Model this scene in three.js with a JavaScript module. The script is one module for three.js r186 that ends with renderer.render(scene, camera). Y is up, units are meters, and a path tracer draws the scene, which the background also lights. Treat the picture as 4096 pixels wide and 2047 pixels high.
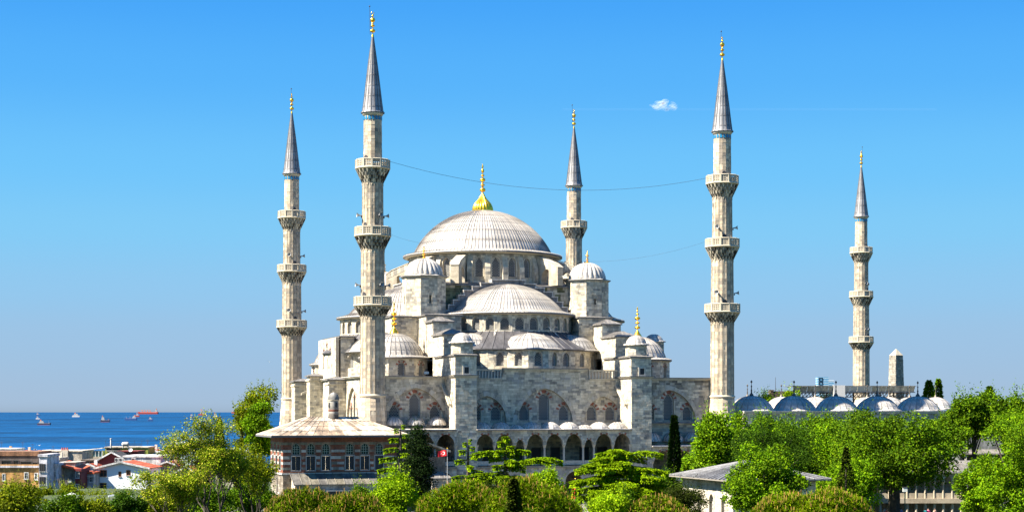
import * as THREE from 'three';
import { mergeGeometries } from 'three/addons/utils/BufferGeometryUtils.js';
import { MarchingCubes } from 'three/addons/objects/MarchingCubes.js';
import { createNoise2D, createNoise3D } from 'simplex-noise';

// ---------- camera, sky, sun, exposure ----------
const F = 6826, CX = 2048, HY = 1645;            // focal length and eye line, in photograph pixels
const scene = new THREE.Scene();
const camera = new THREE.PerspectiveCamera(2 * Math.atan(1023.5 / F) * 180 / Math.PI, 4096 / 2047, 1, 400000);
camera.position.set(0, 0, 0);                    // eye level is y = 0, the forecourt lies 15 m below
camera.setViewOffset(4096, 2047, 0, 1023.5 - HY, 4096, 2047);
const renderer = new THREE.WebGLRenderer({ antialias: true });
renderer.toneMapping = THREE.LinearToneMapping;
renderer.toneMappingExposure = 3.9;
renderer.shadowMap.enabled = true;

const TH = Math.atan2(18.1, 57.6), CT = Math.cos(TH), ST = Math.sin(TH);
const NL = [-22.07, -270];                       // near left corner of the prayer hall
const SUNDIR = new THREE.Vector3(-CT + 0.035 * ST, 0, ST + 0.035 * CT).normalize().multiplyScalar(Math.cos(0.80));
SUNDIR.y = Math.sin(0.80);
{ // clear blue sky, paler at the horizon
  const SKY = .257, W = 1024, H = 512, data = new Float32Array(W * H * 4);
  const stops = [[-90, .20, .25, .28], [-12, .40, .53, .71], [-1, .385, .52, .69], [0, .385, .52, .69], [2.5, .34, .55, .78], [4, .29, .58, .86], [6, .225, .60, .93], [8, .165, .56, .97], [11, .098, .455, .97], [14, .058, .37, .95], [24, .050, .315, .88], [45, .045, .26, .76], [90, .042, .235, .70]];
  for (let y = 0; y < H; y++) {
    const e = ((y + .5) / H - .5) * 180;         // row 0 is the nadir
    let i = 0; while (i < stops.length - 2 && stops[i + 1][0] < e) i++;
    const a = stops[i], b = stops[i + 1]; let t = Math.min(1, Math.max(0, (e - a[0]) / (b[0] - a[0]))); t = t * t * (3 - 2 * t) * .5 + t * .5;
    for (let x = 0; x < W; x++) {
      const o = (y * W + x) * 4;
      for (let k = 0; k < 3; k++) data[o + k] = SKY * (a[k + 1] + (b[k + 1] - a[k + 1]) * t);
      data[o + 3] = 1;
    }
  }
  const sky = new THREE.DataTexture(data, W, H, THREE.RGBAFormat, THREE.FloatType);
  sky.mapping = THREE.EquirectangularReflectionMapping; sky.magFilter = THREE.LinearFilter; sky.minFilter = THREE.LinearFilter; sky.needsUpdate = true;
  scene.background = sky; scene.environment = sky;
}
const sun = new THREE.DirectionalLight(new THREE.Color().setRGB(1, .92, .78), 4.8);
sun.position.copy(SUNDIR).multiplyScalar(500).add(new THREE.Vector3(0, 0, -300));
sun.target.position.set(0, 0, -300); scene.add(sun, sun.target);
sun.castShadow = true;
Object.assign(sun.shadow.camera, { left: -220, right: 220, top: 160, bottom: -160, near: 50, far: 1200 });
sun.shadow.mapSize.set(4096, 4096);

// ---------- helpers ----------
const V3 = (x, y, z) => new THREE.Vector3(x, y, z);
function RNG(s) { return () => { s = (s + 0x6d2b79f5) | 0; let t = Math.imul(s ^ (s >>> 15), 1 | s); t = (t + Math.imul(t ^ (t >>> 7), 61 | t)) ^ t; return ((t ^ (t >>> 14)) >>> 0) / 4294967296; }; }
const R = RNG(77), rr = (a, b) => a + (b - a) * R();
const n2 = createNoise2D(RNG(5)), n3 = createNoise3D(RNG(9));
const lerp = (a, b, t) => a + (b - a) * t, clamp = (x, a = 0, b = 1) => Math.min(b, Math.max(a, x));
const sstep = (a, b, x) => { const t = clamp((x - a) / (b - a)); return t * t * (3 - 2 * t); };
const at = (px, py, d) => V3((px - CX) / F * d, (HY - py) / F * d, -d);      // the point at depth d that lies under a pixel of the photograph
const LW = (X, Y, Z) => V3(NL[0] + X * CT + Z * ST, Y, NL[1] - X * ST + Z * CT);  // precinct coordinates (along the facade, up, out of the facade)
const GROUND = -15, SEA = -45;
const gh = (x, z) => { const d = -z, w = 1 - sstep(10, 70, x); return GROUND - w * (8 * sstep(300, 520, d) + 30 * sstep(600, 900, d)) ; };

const taken = new Map();
function numbered(name) { const k = taken.get(name) ?? 0; taken.set(name, k + 1); return k ? name + '_' + String(k).padStart(3, '0') : name; }
function tag(o, label, category, group, kind) { if (label) o.userData.label = label; if (category) o.userData.category = category; if (group) o.userData.group = group; if (kind) o.userData.kind = kind; return o; }
function thing(name, label, category, pos = [0, 0, 0], turn = 0, group, kind) {
  const o = new THREE.Group(); o.name = numbered(name); o.position.set(...pos); o.rotation.y = turn; scene.add(o);
  return tag(o, label, category, group, kind);
}
function part(name, parent) { const o = new THREE.Group(); o.name = name; parent.add(o); return o; }
function mesh(name, g, m, parent) { const o = new THREE.Mesh(g, m); o.name = parent === scene ? numbered(name) : name; o.castShadow = o.receiveShadow = true; parent.add(o); return o; }
function copyOf(t, pos, turn, label, scale) { const c = t.clone(); c.name = numbered(t.name.replace(/_\d{3}$/, '')); c.userData = { ...t.userData, label }; c.position.set(...pos); c.rotation.y = turn; if (scale) c.scale.setScalar(scale); scene.add(c); return c; }

// geometry collector: flat faces, box-mapped uv in metres, vertex colours
class MB {
  constructor() { this.p = []; this.c = []; this.n = []; this.hasN = false; }
  tri(a, b, c, k = [1, 1, 1]) { this.p.push(a[0], a[1], a[2], b[0], b[1], b[2], c[0], c[1], c[2]); for (let i = 0; i < 3; i++) this.c.push(k[0], k[1], k[2]); }
  quad(a, b, c, d, k) { this.tri(a, b, c, k); this.tri(a, c, d, k); }
  // hexahedron: four bottom corners counter-clockwise seen from above, then four top ones
  hexa(q, k, noBottom) {
    const [a, b, c, d, e, f, g, h] = q;
    this.quad(e, f, g, h, k); this.quad(a, b, f, e, k); this.quad(b, c, g, f, k); this.quad(c, d, h, g, k); this.quad(d, a, e, h, k);
    if (!noBottom) this.quad(d, c, b, a, k);
  }
  box(x0, x1, y0, y1, z0, z1, k) { this.hexa([[x0, y0, z1], [x1, y0, z1], [x1, y0, z0], [x0, y0, z0], [x0, y1, z1], [x1, y1, z1], [x1, y1, z0], [x0, y1, z0]], k); return this; }
  // slab on a plane: origin o, axes u v n (unit arrays), ranges along u and v, from depth n0 to n1
  slab(o, u, v, n, u0, u1, v0, v1, n0, n1, k) {
    const P = (a, b, c) => [o[0] + u[0] * a + v[0] * b + n[0] * c, o[1] + u[1] * a + v[1] * b + n[1] * c, o[2] + u[2] * a + v[2] * b + n[2] * c];
    const A = P(u0, v0, n1), B = P(u1, v0, n1), C = P(u1, v1, n1), D = P(u0, v1, n1), a = P(u0, v0, n0), b = P(u1, v0, n0), c = P(u1, v1, n0), d = P(u0, v1, n0);
    this.quad(A, B, C, D, k); this.quad(a, b, B, A, k); this.quad(b, c, C, B, k); this.quad(c, d, D, C, k); this.quad(d, a, A, D, k);
  }
  prism(pts, y0, y1, k, cap = true) { // vertical prism over a plan polygon [x, z], counter-clockwise seen from above (z down the page)
    const n = pts.length;
    for (let i = 0; i < n; i++) { const a = pts[i], b = pts[(i + 1) % n]; this.quad([a[0], y0, a[1]], [b[0], y0, b[1]], [b[0], y1, b[1]], [a[0], y1, a[1]], k); }
    if (cap) for (let i = 1; i < n - 1; i++) this.tri([pts[0][0], y1, pts[0][1]], [pts[i][0], y1, pts[i][1]], [pts[i + 1][0], y1, pts[i + 1][1]], k);
    return this;
  }
  frustum(pts0, y0, pts1, y1, k, cap) {
    const n = pts0.length;
    for (let i = 0; i < n; i++) { const j = (i + 1) % n; this.quad([pts0[i][0], y0, pts0[i][1]], [pts0[j][0], y0, pts0[j][1]], [pts1[j][0], y1, pts1[j][1]], [pts1[i][0], y1, pts1[i][1]], k); }
    if (cap) for (let i = 1; i < n - 1; i++) this.tri([pts1[0][0], y1, pts1[0][1]], [pts1[i][0], y1, pts1[i][1]], [pts1[i + 1][0], y1, pts1[i + 1][1]], k);
    return this;
  }
  tube(a, b, r0, r1, k, n = 6) {
    const A = V3(...a), B = V3(...b), D = B.clone().sub(A).normalize(), X = Math.abs(D.y) > .9 ? V3(1, 0, 0) : V3(0, 1, 0), P = X.cross(D).normalize(), Q = D.clone().cross(P);
    const ring = (o, r) => Array.from({ length: n }, (_, i) => { const t = i / n * 6.2832; return [o.x + r * (P.x * Math.cos(t) + Q.x * Math.sin(t)), o.y + r * (P.y * Math.cos(t) + Q.y * Math.sin(t)), o.z + r * (P.z * Math.cos(t) + Q.z * Math.sin(t))]; });
    const r1_ = ring(A, r0), r2_ = ring(B, r1);
    for (let i = 0; i < n; i++) { const j = (i + 1) % n; this.quad(r1_[i], r1_[j], r2_[j], r2_[i], k); }
    return this;
  }
  get empty() { return !this.p.length; }
  geo() {
    const g = new THREE.BufferGeometry(), p = new Float32Array(this.p), uv = new Float32Array(p.length / 3 * 2);
    g.setAttribute('position', new THREE.BufferAttribute(p, 3)); g.setAttribute('color', new THREE.BufferAttribute(new Float32Array(this.c), 3));
    g.computeVertexNormals(); boxUV(g); return g;
  }
  build(name, m, parent) { return mesh(name, this.geo(), m, parent); }
}
function boxUV(g) {
  if (!g.attributes.normal) g.computeVertexNormals();
  const p = g.attributes.position, n = g.attributes.normal, uv = new Float32Array(p.count * 2);
  for (let i = 0; i < p.count; i++) {
    const x = p.getX(i), y = p.getY(i), z = p.getZ(i), a = Math.abs(n.getX(i)), b = Math.abs(n.getY(i)), c = Math.abs(n.getZ(i));
    if (b > a && b > c) { uv[2 * i] = x; uv[2 * i + 1] = z; } else if (a > c) { uv[2 * i] = z; uv[2 * i + 1] = y; } else { uv[2 * i] = x; uv[2 * i + 1] = y; }
  }
  g.setAttribute('uv', new THREE.BufferAttribute(uv, 2)); return g;
}
// tileable noise textures: tone only (blotches, streaks, grain)
function noiseTex(size, fn, metres, srgb = true) {
  const d = new Uint8Array(size * size * 4);
  for (let y = 0; y < size; y++) for (let x = 0; x < size; x++) { const c = fn(x / size, y / size), o = (y * size + x) * 4; for (let k = 0; k < 3; k++) d[o + k] = clamp(c[k] ?? c, 0, 1) * 255; d[o + 3] = 255; }
  const t = new THREE.DataTexture(d, size, size); t.wrapS = t.wrapT = THREE.RepeatWrapping; t.magFilter = THREE.LinearFilter; t.minFilter = THREE.LinearMipmapLinearFilter; t.generateMipmaps = true;
  if (srgb) t.colorSpace = THREE.SRGBColorSpace; t.repeat.set(1 / metres, 1 / metres); t.needsUpdate = true; return t;
}
const tn = (x, y, f, s = 0) => { const a = 6.28318 * x, b = 6.28318 * y, r = f / 6.28318; return .5 * n3(Math.cos(a) * r + s, Math.sin(a) * r, Math.cos(b) * r + s * 2) + .5 * n3(Math.sin(b) * r - s, Math.cos(a) * r + 7 + s, Math.sin(a) * r); };
const stoneTex = noiseTex(512, (x, y) => { const b = tn(x, y, 5) * .14 + tn(x, y, 14, 3) * .10 + tn(x, y, 60, 8) * .10; const w = .95 + b; return [w, w * .985 , w * .955]; }, 9);
const leadTex = noiseTex(512, (x, y) => { const s = tn(x, y * .2, 46, 2) * .16 + tn(x, y, 6, 4) * .16 + tn(x, y, 22, 6) * .10; const w = .90 + s; return [w, w * .975, w * .95]; }, 7);
const grimeTex = noiseTex(512, (x, y) => { const b = tn(x, y, 4, 11) * .22 + tn(x, y, 13, 13) * .16 + tn(x, y, 50, 18) * .12; return .84 + b; }, 6);
const bumpTex = noiseTex(256, (x, y) => .5 + tn(x, y, 20, 21) * .3 + tn(x, y, 60, 24) * .25, 3, false);

const lin = (r, g, b) => new THREE.Color().setRGB(r, g, b);
function mat(c, rough = .85, o = {}) { return new THREE.MeshStandardMaterial({ color: lin(...c), roughness: rough, ...o }); }
const mStone = mat([1, 1, 1], .9, { vertexColors: true, map: stoneTex });          // stones carry their own tone
const mCore = mat([.40, .36, .295], .92, { map: stoneTex });                       // wall body and joints
const mTrim = mat([.51, .462, .375], .88, { map: stoneTex });
const mMarble = mat([.46, .44, .40], .7, { map: stoneTex });
const mVary = mat([1, 1, 1], .8, { vertexColors: true });
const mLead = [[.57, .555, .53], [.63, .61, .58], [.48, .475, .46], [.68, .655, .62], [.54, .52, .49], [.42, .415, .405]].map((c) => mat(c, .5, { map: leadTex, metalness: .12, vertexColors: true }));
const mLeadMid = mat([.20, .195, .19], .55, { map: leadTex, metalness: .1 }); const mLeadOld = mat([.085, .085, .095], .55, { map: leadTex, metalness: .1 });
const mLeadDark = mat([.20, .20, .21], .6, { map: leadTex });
const mGold = new THREE.MeshStandardMaterial({ color: lin(1.0, .56, .045), metalness: .92, roughness: .27 });
const mBronze = mat([.10, .085, .07], .5, { metalness: .6 });
const mRed = mat([.34, .115, .07], .9, { map: grimeTex }), mPale = mat([.50, .45, .38], .9, { map: grimeTex });
const mDark = mat([.012, .014, .018], .7), mGrille = mat([.33, .325, .31], .85);
const mIron = mat([.03, .03, .035], .6), mTile = mat([.01, .16, .32], .35);
// ---------- masonry, windows, domes ----------
function stoneCol(a, b, cool = 0) {
  const c = n2(a * .16 + 3.1, b * .34) * .45 + n2(a * .05, b * .09 + 9) * .25 + rr(-.8, .8);
  let k = c > .42 ? [.34, .325, .30] : c > .12 ? [.46, .425, .36] : c > -.45 ? [.58, .53, .435] : [.66, .60, .49];
  const j = rr(.9, 1.1) * (n2(a * 1.1 + 40, b * .07) > .45 ? .78 : 1); return k.map((v, i) => v * j * (cool && i == 0 ? .97 : 1));
}
function stoneList(W, H, inside, { ch = .36, l0 = .45, l1 = 1.15, s = [0, 0], v0: vs = 0, col } = {}) {
  const out = [];
  const ok = (a, b, c, d) => !inside || (inside(a, c) && inside(b, c) && inside(b, d) && inside(a, d) && inside((a + b) / 2, (c + d) / 2));
  const some = (a, b, c, d) => inside(a, c) || inside(b, c) || inside(b, d) || inside(a, d);
  const push = (a, b, c, d, k, lvl, pr) => {
    if (ok(a, b, c, d)) out.push({ a: a + .012, b: b - .012, c: c + .012, d: d - .012, k, pr });
    else if (lvl < 3 && some(a, b, c, d) && b - a > .25) { push(a, (a + b) / 2, c, d, k, lvl + 1, pr); push((a + b) / 2, b, c, d, k, lvl + 1, pr); }
  };
  for (let v = vs; v < H - .05;) {
    let h = ch * rr(.85, 1.15), v1 = Math.min(H, v + h); if (H - v1 < .2) v1 = H;
    let u = -rr(0, l0);
    while (u < W) { const u1 = Math.min(W, u + rr(l0, l1)), e = W - u1 < .25 ? W : u1; push(Math.max(0, u), e, v, v1, (col || stoneCol)(s[0] + u, s[1] + v), 0, rr(.02, .05)); u = e; }
    v = v1;
  }
  return out;
}
// stones on the plane through o with horizontal axis u and outward normal n; the nInd largest become parts of their own
function putStones(parent, o, u, n, list, nInd = 0) {
  const V = [0, 1, 0], L = [...list].sort((p, q) => (q.b - q.a) * (q.d - q.c) - (p.b - p.a) * (p.d - p.c)), rest = new MB();
  L.forEach((q, i) => { const m = i < nInd ? new MB() : rest; m.slab(o, u, V, n, q.a, q.b, q.c, q.d, -.01, q.pr, q.k); if (i < nInd) m.build('stone', mStone, parent); });
  if (!rest.empty) rest.build('stonework', mStone, parent).userData.kind = 'stuff';
}
// pointed arch: outline, inside test, ring pieces
function arch(cx, y0, w, h) {
  const k = .12 * w, r = w / 2 + k, ah = Math.sqrt(r * r - k * k), ys = y0 + h - ah, am = Math.acos(k / r);
  return {
    cx, y0, w, h, ys,
    pts(n = 7) { const p = [[cx - w / 2, y0], [cx + w / 2, y0]]; for (let i = 0; i <= n; i++) { const a = am * i / n; p.push([cx - k + r * Math.cos(a), ys + r * Math.sin(a)]); } for (let i = n - 1; i >= 0; i--) { const a = am * i / n; p.push([cx + k - r * Math.cos(a), ys + r * Math.sin(a)]); } return p; },
    has(u, v, g = 0) { if (v < y0 - g) return false; const d = Math.abs(u - cx); if (v < ys) return d < w / 2 + g; return (d + k) ** 2 + (v - ys) ** 2 < (r + g) ** 2; },
    ring(n, t, from = 0) { // n pieces on each side, from springing to crown, thickness t: [[inner0, inner1, outer1, outer0], ...]
      const q = []; const P = (s, a, R_) => [cx + s * (-k + R_ * Math.cos(a)), ys + R_ * Math.sin(a)];
      for (const s of [1, -1]) for (let i = 0; i < n; i++) { const a0 = from + (am - from) * i / n, a1 = from + (am - from) * (i + 1) / n - .008, lo = i == n - 1 ? am - .001 : a1; const aO = Math.acos(Math.min(1, k / (r + t))); q.push({ i, s, c: [P(s, a0, r), P(s, lo, r), i == n - 1 ? [cx, ys + Math.sqrt((r + t) ** 2 - k * k)] : P(s, lo, r + t), P(s, a0, r + t)] }); }
      return q;
    },
  };
}
const shapeOf = (p) => new THREE.Shape(p.map((q) => new THREE.Vector2(q[0], q[1])));
const pathOf = (p) => new THREE.Path(p.map((q) => new THREE.Vector2(q[0], q[1])));
function pierced(outline, holes, depth) { const s = shapeOf(outline); s.holes = holes.map(pathOf); return new THREE.ExtrudeGeometry(s, { depth, bevelEnabled: false, curveSegments: 4 }); }
const rect = (a, b, c, d) => [[a, c], [b, c], [b, d], [a, d]];
function ringMeshes(parent, pieces, z0, z1, colors, name = 'voussoir') { // voussoirs in the plane z, each a piece of its own
  for (const q of pieces) {
    const [a, b, c, d] = q.s > 0 ? q.c : [q.c[1], q.c[0], q.c[3], q.c[2]], m = new MB(), P = (p, z) => [p[0], p[1], z];
    m.quad(P(a, z1), P(d, z1), P(c, z1), P(b, z1)); m.quad(P(a, z0), P(a, z1), P(b, z1), P(b, z0)); m.quad(P(d, z1), P(d, z0), P(c, z0), P(c, z1)); m.quad(P(a, z1), P(a, z0), P(d, z0), P(d, z1)); m.quad(P(b, z0), P(b, z1), P(c, z1), P(c, z0));
    m.build(name, colors[q.i % colors.length], parent);
  }
}
const protos = new Map();
function windowProto(w, h, style = '', pitch = .27) {
  const key = [w, h, style, pitch].join(); if (protos.has(key)) return protos.get(key);
  const g = new THREE.Group(); g.name = 'window'; protos.set(key, g);
  const A = arch(0, 0, w, h), hol = [], hr = pitch * .46, rows = Math.floor(h / (pitch * .87));
  for (let j = 0; j < rows; j++) for (let i = -20; i <= 20; i++) { const x = (i + (j % 2) * .5) * pitch, y = .16 + j * pitch * .87; if (![0, 1, 2, 3].every((q) => A.has(x + (q % 2 ? hr : -hr), y + (q > 1 ? hr : -hr), -.03)) || y - hr < .03 || Math.abs(x) + hr > w / 2 - .03) continue; hol.push(Array.from({ length: 6 }, (_, q) => [x + hr * Math.cos(q * 1.0472 + .5236), y + hr * Math.sin(q * 1.0472 + .5236)])); }
  const gr = mesh('grille', pierced(A.pts(), hol, .07), mGrille, g); gr.position.z = -.42;
  const pn = mesh('pane', pierced(A.pts(), [], .04), mDark, g); pn.position.z = -.58;
  if (style.includes('f')) { const B = arch(0, -.0, w + .34, h + .18), fr = mesh('frame', pierced(B.pts(), [arch(0, .02, w - .02, h - .02).pts()], .12), mTrim, g); fr.position.z = -.06; }
  if (style.includes('r')) ringMeshes(g, arch(0, 0, w + .04, h + .02).ring(w > 1.2 ? 6 : 5, w > 1.2 ? .52 : .42), -.02, .07, [mPale, mRed]);
  if (style.includes('p')) ringMeshes(g, arch(0, 0, w + .04, h + .02).ring(3, .4), -.02, .06, [mTrim, mPale]);
  return g;
}
function addWindow(parent, pos, turn, w, h, style, pitch) { const g = windowProto(w, h, style, pitch).clone(); g.position.set(...pos); g.rotation.y = turn; parent.add(g); return g; }

// a facade on a vertical plane: origin o (local), turned by `turn` about y; outline with holes, stones around the holes
function facade(parent, o, turn, outline, holes, { depth = .7, nInd = 0, name = 'wall', ch, stones = true, top, mats = mCore, extra, l0, l1, col } = {}) {
  const w = part(name, parent); w.position.set(...o); w.rotation.y = turn;
  const g = pierced(outline, holes.map((h) => h.pts(10)), depth); g.translate(0, 0, -depth); mesh('wall_body', g, mats, w);
  if (stones) {
    const xs = outline.map((p) => p[0]), ys = outline.map((p) => p[1]), x0 = Math.min(...xs), y0 = Math.min(...ys), W = Math.max(...xs) - x0, H = Math.max(...ys) - y0;
    const poly = outline, inPoly = (u, v) => { let c = false; for (let i = 0, j = poly.length - 1; i < poly.length; j = i++) { const [xi, yi] = poly[i], [xj, yj] = poly[j]; if ((yi > v) !== (yj > v) && u < (xj - xi) * (v - yi) / (yj - yi) + xi) c = !c; } return c; };
    const simple = outline.length === 4 && extra === undefined;
    const ins = (u, v) => { u += x0; v += y0; if (!simple && !inPoly(clamp(u, x0 + .001, x0 + W - .001), clamp(v, y0 + .001, y0 + H - .001))) return false; if (holes.some((h) => h.has(u, v, .02))) return false; return !(extra && extra(u, v)); };
    putStones(w, [x0, y0, 0], [1, 0, 0], [0, 0, 1], stoneList(W, H, ins, { ch, s: [o[0] + o[2] + x0, o[1]], l0, l1, col }), nInd);
  }
  return w;
}
// the four sides of a block as stone facades (only the ones asked for), with an optional lead cap
function block(parent, x0, x1, y0, y1, z0, z1, { sides = 'fl', cap = 0, eave = .3, nInd = 6, name = 'buttress', leadName = 'lead_roof', ch, col } = {}) {
  const b = part(name, parent); new MB().box(x0, x1, y0, y1, z0, z1).build('core', mCore, b);
  const put = (o, u, n, W) => putStones(b, o, u, n, stoneList(W, y1 - y0, null, { s: [o[0] + o[2], y0], ch, col }), nInd);
  if (sides.includes('f')) put([x0, y0, z1], [1, 0, 0], [0, 0, 1], x1 - x0);
  if (sides.includes('l')) put([x0, y0, z0], [0, 0, 1], [-1, 0, 0], z1 - z0);
  if (sides.includes('r')) put([x1, y0, z1], [0, 0, -1], [1, 0, 0], z1 - z0);
  if (sides.includes('b')) put([x1, y0, z0], [-1, 0, 0], [0, 0, -1], x1 - x0);
  if (cap) { const e = eave, q = rectPts(x0 - e, x1 + e, z0 - e, z1 + e), m = new MB(), in_ = Math.min(x1 - x0, z1 - z0) / 2 - .02; m.prism(q, y1 + .02, y1 + .2, undefined, false); m.frustum(q, y1 + .2, rectPts(x0 + in_, x1 - in_, z0 + in_, z1 - in_), y1 + .2 + cap, undefined, true);
    m.quad([x0 - e, y1 + .02, z0 - e], [x1 + e, y1 + .02, z0 - e], [x1 + e, y1 + .02, z1 + e], [x0 - e, y1 + .02, z1 + e]); m.build(leadName, mLeadMid, b); seams(b, x0 - e, x1 + e, z0 - e, z1 + e, y1 + .2, cap, in_ + e); }
  return b;
}
const rectPts = (x0, x1, z0, z1) => [[x0, z1], [x1, z1], [x1, z0], [x0, z0]];
function seams(b, x0, x1, z0, z1, y, rise, run) { // standing seams on the four slopes of a hipped cap
  const m = new MB(), step = .75;
  for (let x = x0 + step; x < x1 - .2; x += step) { const t = Math.min(run, x - x0, x1 - x) / run; for (const [z, s] of [[z1, -1], [z0, 1]]) m.tube([x, y + .03, z], [x, y + rise * t + .03, z + s * run * t], .035, .035, undefined, 4); }
  for (let z = z0 + step; z < z1 - .2; z += step) { const t = Math.min(run, z - z0, z1 - z) / run; for (const [x, s] of [[x0, 1], [x1, -1]]) m.tube([x, y + .03, z], [x + s * run * t, y + rise * t + .03, z], .035, .035, undefined, 4); }
  if (!m.empty) m.build('roof_seam', mLeadMid, b);
}
function patch(nu, nv, fn) { // smooth grid
  const p = [], uv = [], ix = [];
  for (let j = 0; j <= nv; j++) for (let i = 0; i <= nu; i++) { const q = fn(i / nu, j / nv, i, j); p.push(q[0], q[1], q[2]); uv.push(q[3], q[4]); }
  for (let j = 0; j < nv; j++) for (let i = 0; i < nu; i++) { const a = j * (nu + 1) + i, b = a + 1, c = a + nu + 1, d = c + 1; ix.push(a, b, d, a, d, c); }
  const g = new THREE.BufferGeometry(); g.setAttribute('position', new THREE.Float32BufferAttribute(p, 3)); g.setAttribute('uv', new THREE.Float32BufferAttribute(uv, 2)); g.setIndex(ix); g.computeVertexNormals(); return g;
}
// one gore of a lead dome: panel between two seams, with its standing seam and lapped cross joints
function goreGeo(prof, dA, { seam = .07, hgt = .11, bulge = 0, joints = 4 } = {}) {
  const at_ = (a, v, lift) => { const k = v * (prof.length - 1), i = Math.min(prof.length - 2, Math.floor(k)), t = k - i, r0 = prof[i], r1 = prof[i + 1], r = lerp(r0[0], r1[0], t), y = lerp(r0[1], r1[1], t); let nx = r1[1] - r0[1], ny = r0[0] - r1[0]; const l = Math.hypot(nx, ny) || 1; nx /= l; ny /= l; const R_ = Math.max(.01, r + nx * lift), Y = y + ny * lift; return [R_ * Math.sin(a), Y, R_ * Math.cos(a), a * prof[0][0], k * .8]; };
  const nv = prof.length - 1, gs = [];
  const rAt = (v) => { const k = v * nv, i = Math.min(nv - 1, Math.floor(k)); return Math.max(.05, lerp(prof[i][0], prof[i + 1][0], k - i)); };
  const tint = (g, k) => { g.setAttribute('color', new THREE.Float32BufferAttribute(new Float32Array(g.attributes.position.count * 3).fill(k), 3)); return g; };
  gs.push(patch(bulge ? 6 : 3, nv, (u, v) => at_(dA * u, v, bulge * Math.sin(Math.PI * u) * Math.min(1, rAt(v) / prof[1][0] * 1.3))));
  const seamsAt = gs.length, sw = (v) => Math.min(seam / rAt(v), dA * .4);
  const H = (v) => hgt * Math.min(1, rAt(v) / prof[0][0] * 2.5);
  gs.push(patch(1, nv, (u, v) => at_((u - .5) * sw(v), v, H(v))), patch(1, nv, (u, v) => at_(-.5 * sw(v), v, (u) * H(v) - .01 * (1 - u))), patch(1, nv, (u, v) => at_(.5 * sw(v), v, (1 - u) * H(v) - .01 * u)));
  for (let j = 1; j <= joints; j++) { const v0 = .12 + .8 * j / (joints + 1), dv = .05 / 1; gs.push(patch(3, 1, (u, v) => at_(dA * u, v0 + v * dv * .35, .03 * (1 - v)))); }
  gs.forEach((g, i) => tint(g, i < seamsAt ? 1 : i < seamsAt + 3 ? .6 : .62));
  return mergeGeometries(gs);
}
function capProfile(Rb, rise, Re, n = 12, top = .02) {
  const Rs = (Rb * Rb + rise * rise) / (2 * rise), b = Math.asin(Math.min(1, Rb / Rs)) * (rise > Rb ? 1 : 1), p = []; const yc = rise - Rs, b0 = rise > Rb ? Math.PI - b : b;
  if (Re > Rb) p.push([Re, -.12], [Re, .06], [lerp(Re, Rb, .6), .22]);
  for (let i = 0; i <= n; i++) { const a = b0 * (1 - i / n) + top * i / n; p.push([Rs * Math.sin(a), yc + Rs * Math.cos(a) + (Re > Rb ? .3 * (1 - i / n) : 0)]); }
  return p;
}
function dome(parent, name, [x, y, z], prof, n, { a0 = 0, a1 = 2 * Math.PI, ...o } = {}) {
  const d = part(name, parent); d.position.set(x, y, z); const dA = (a1 - a0) / n, g = goreGeo(prof, dA, o);
  for (let i = 0; i < n; i++) { const m = mesh('lead_panel', g, mLead[Math.floor(R() * 6)], d); m.rotation.y = a0 + i * dA; }
  if (a1 - a0 < 6.2) { const m = mesh('lead_panel', goreGeo(prof, .03, o), mLead[1], d); m.rotation.y = a1; }
  return d;
}
const lathe = (pts, n = 20) => new THREE.LatheGeometry(pts.map((p) => new THREE.Vector2(p[0], p[1])), n);
const bead = (y, r, h, n = 6) => Array.from({ length: n + 1 }, (_, i) => { const a = Math.PI * i / n; return [Math.max(.02, r * Math.sin(a)), y - h * Math.cos(a)]; });
// gilded finial with beads, height 1 before scaling; crescent or tulip tip
function finialGeo(h, r, base = 1) {
  const P = [[r * base, 0], [r * base * .98, .02 * h], [r * base * .85, .07 * h], [r * base * .5, .14 * h], [r * .22, .22 * h], ...bead(.32 * h, r * .62, .05 * h), [r * .18, .40 * h], ...bead(.47 * h, r * .52, .035 * h), [r * .16, .53 * h], ...bead(.62 * h, r * .62, .055 * h), [r * .14, .70 * h], ...bead(.76 * h, r * .34, .03 * h), [r * .1, .82 * h], ...bead(.86 * h, r * .22, .025 * h), [r * .12, .90 * h], [r * .16, .93 * h], [.015, h]];
  return lathe(P, 16);
}
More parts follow.
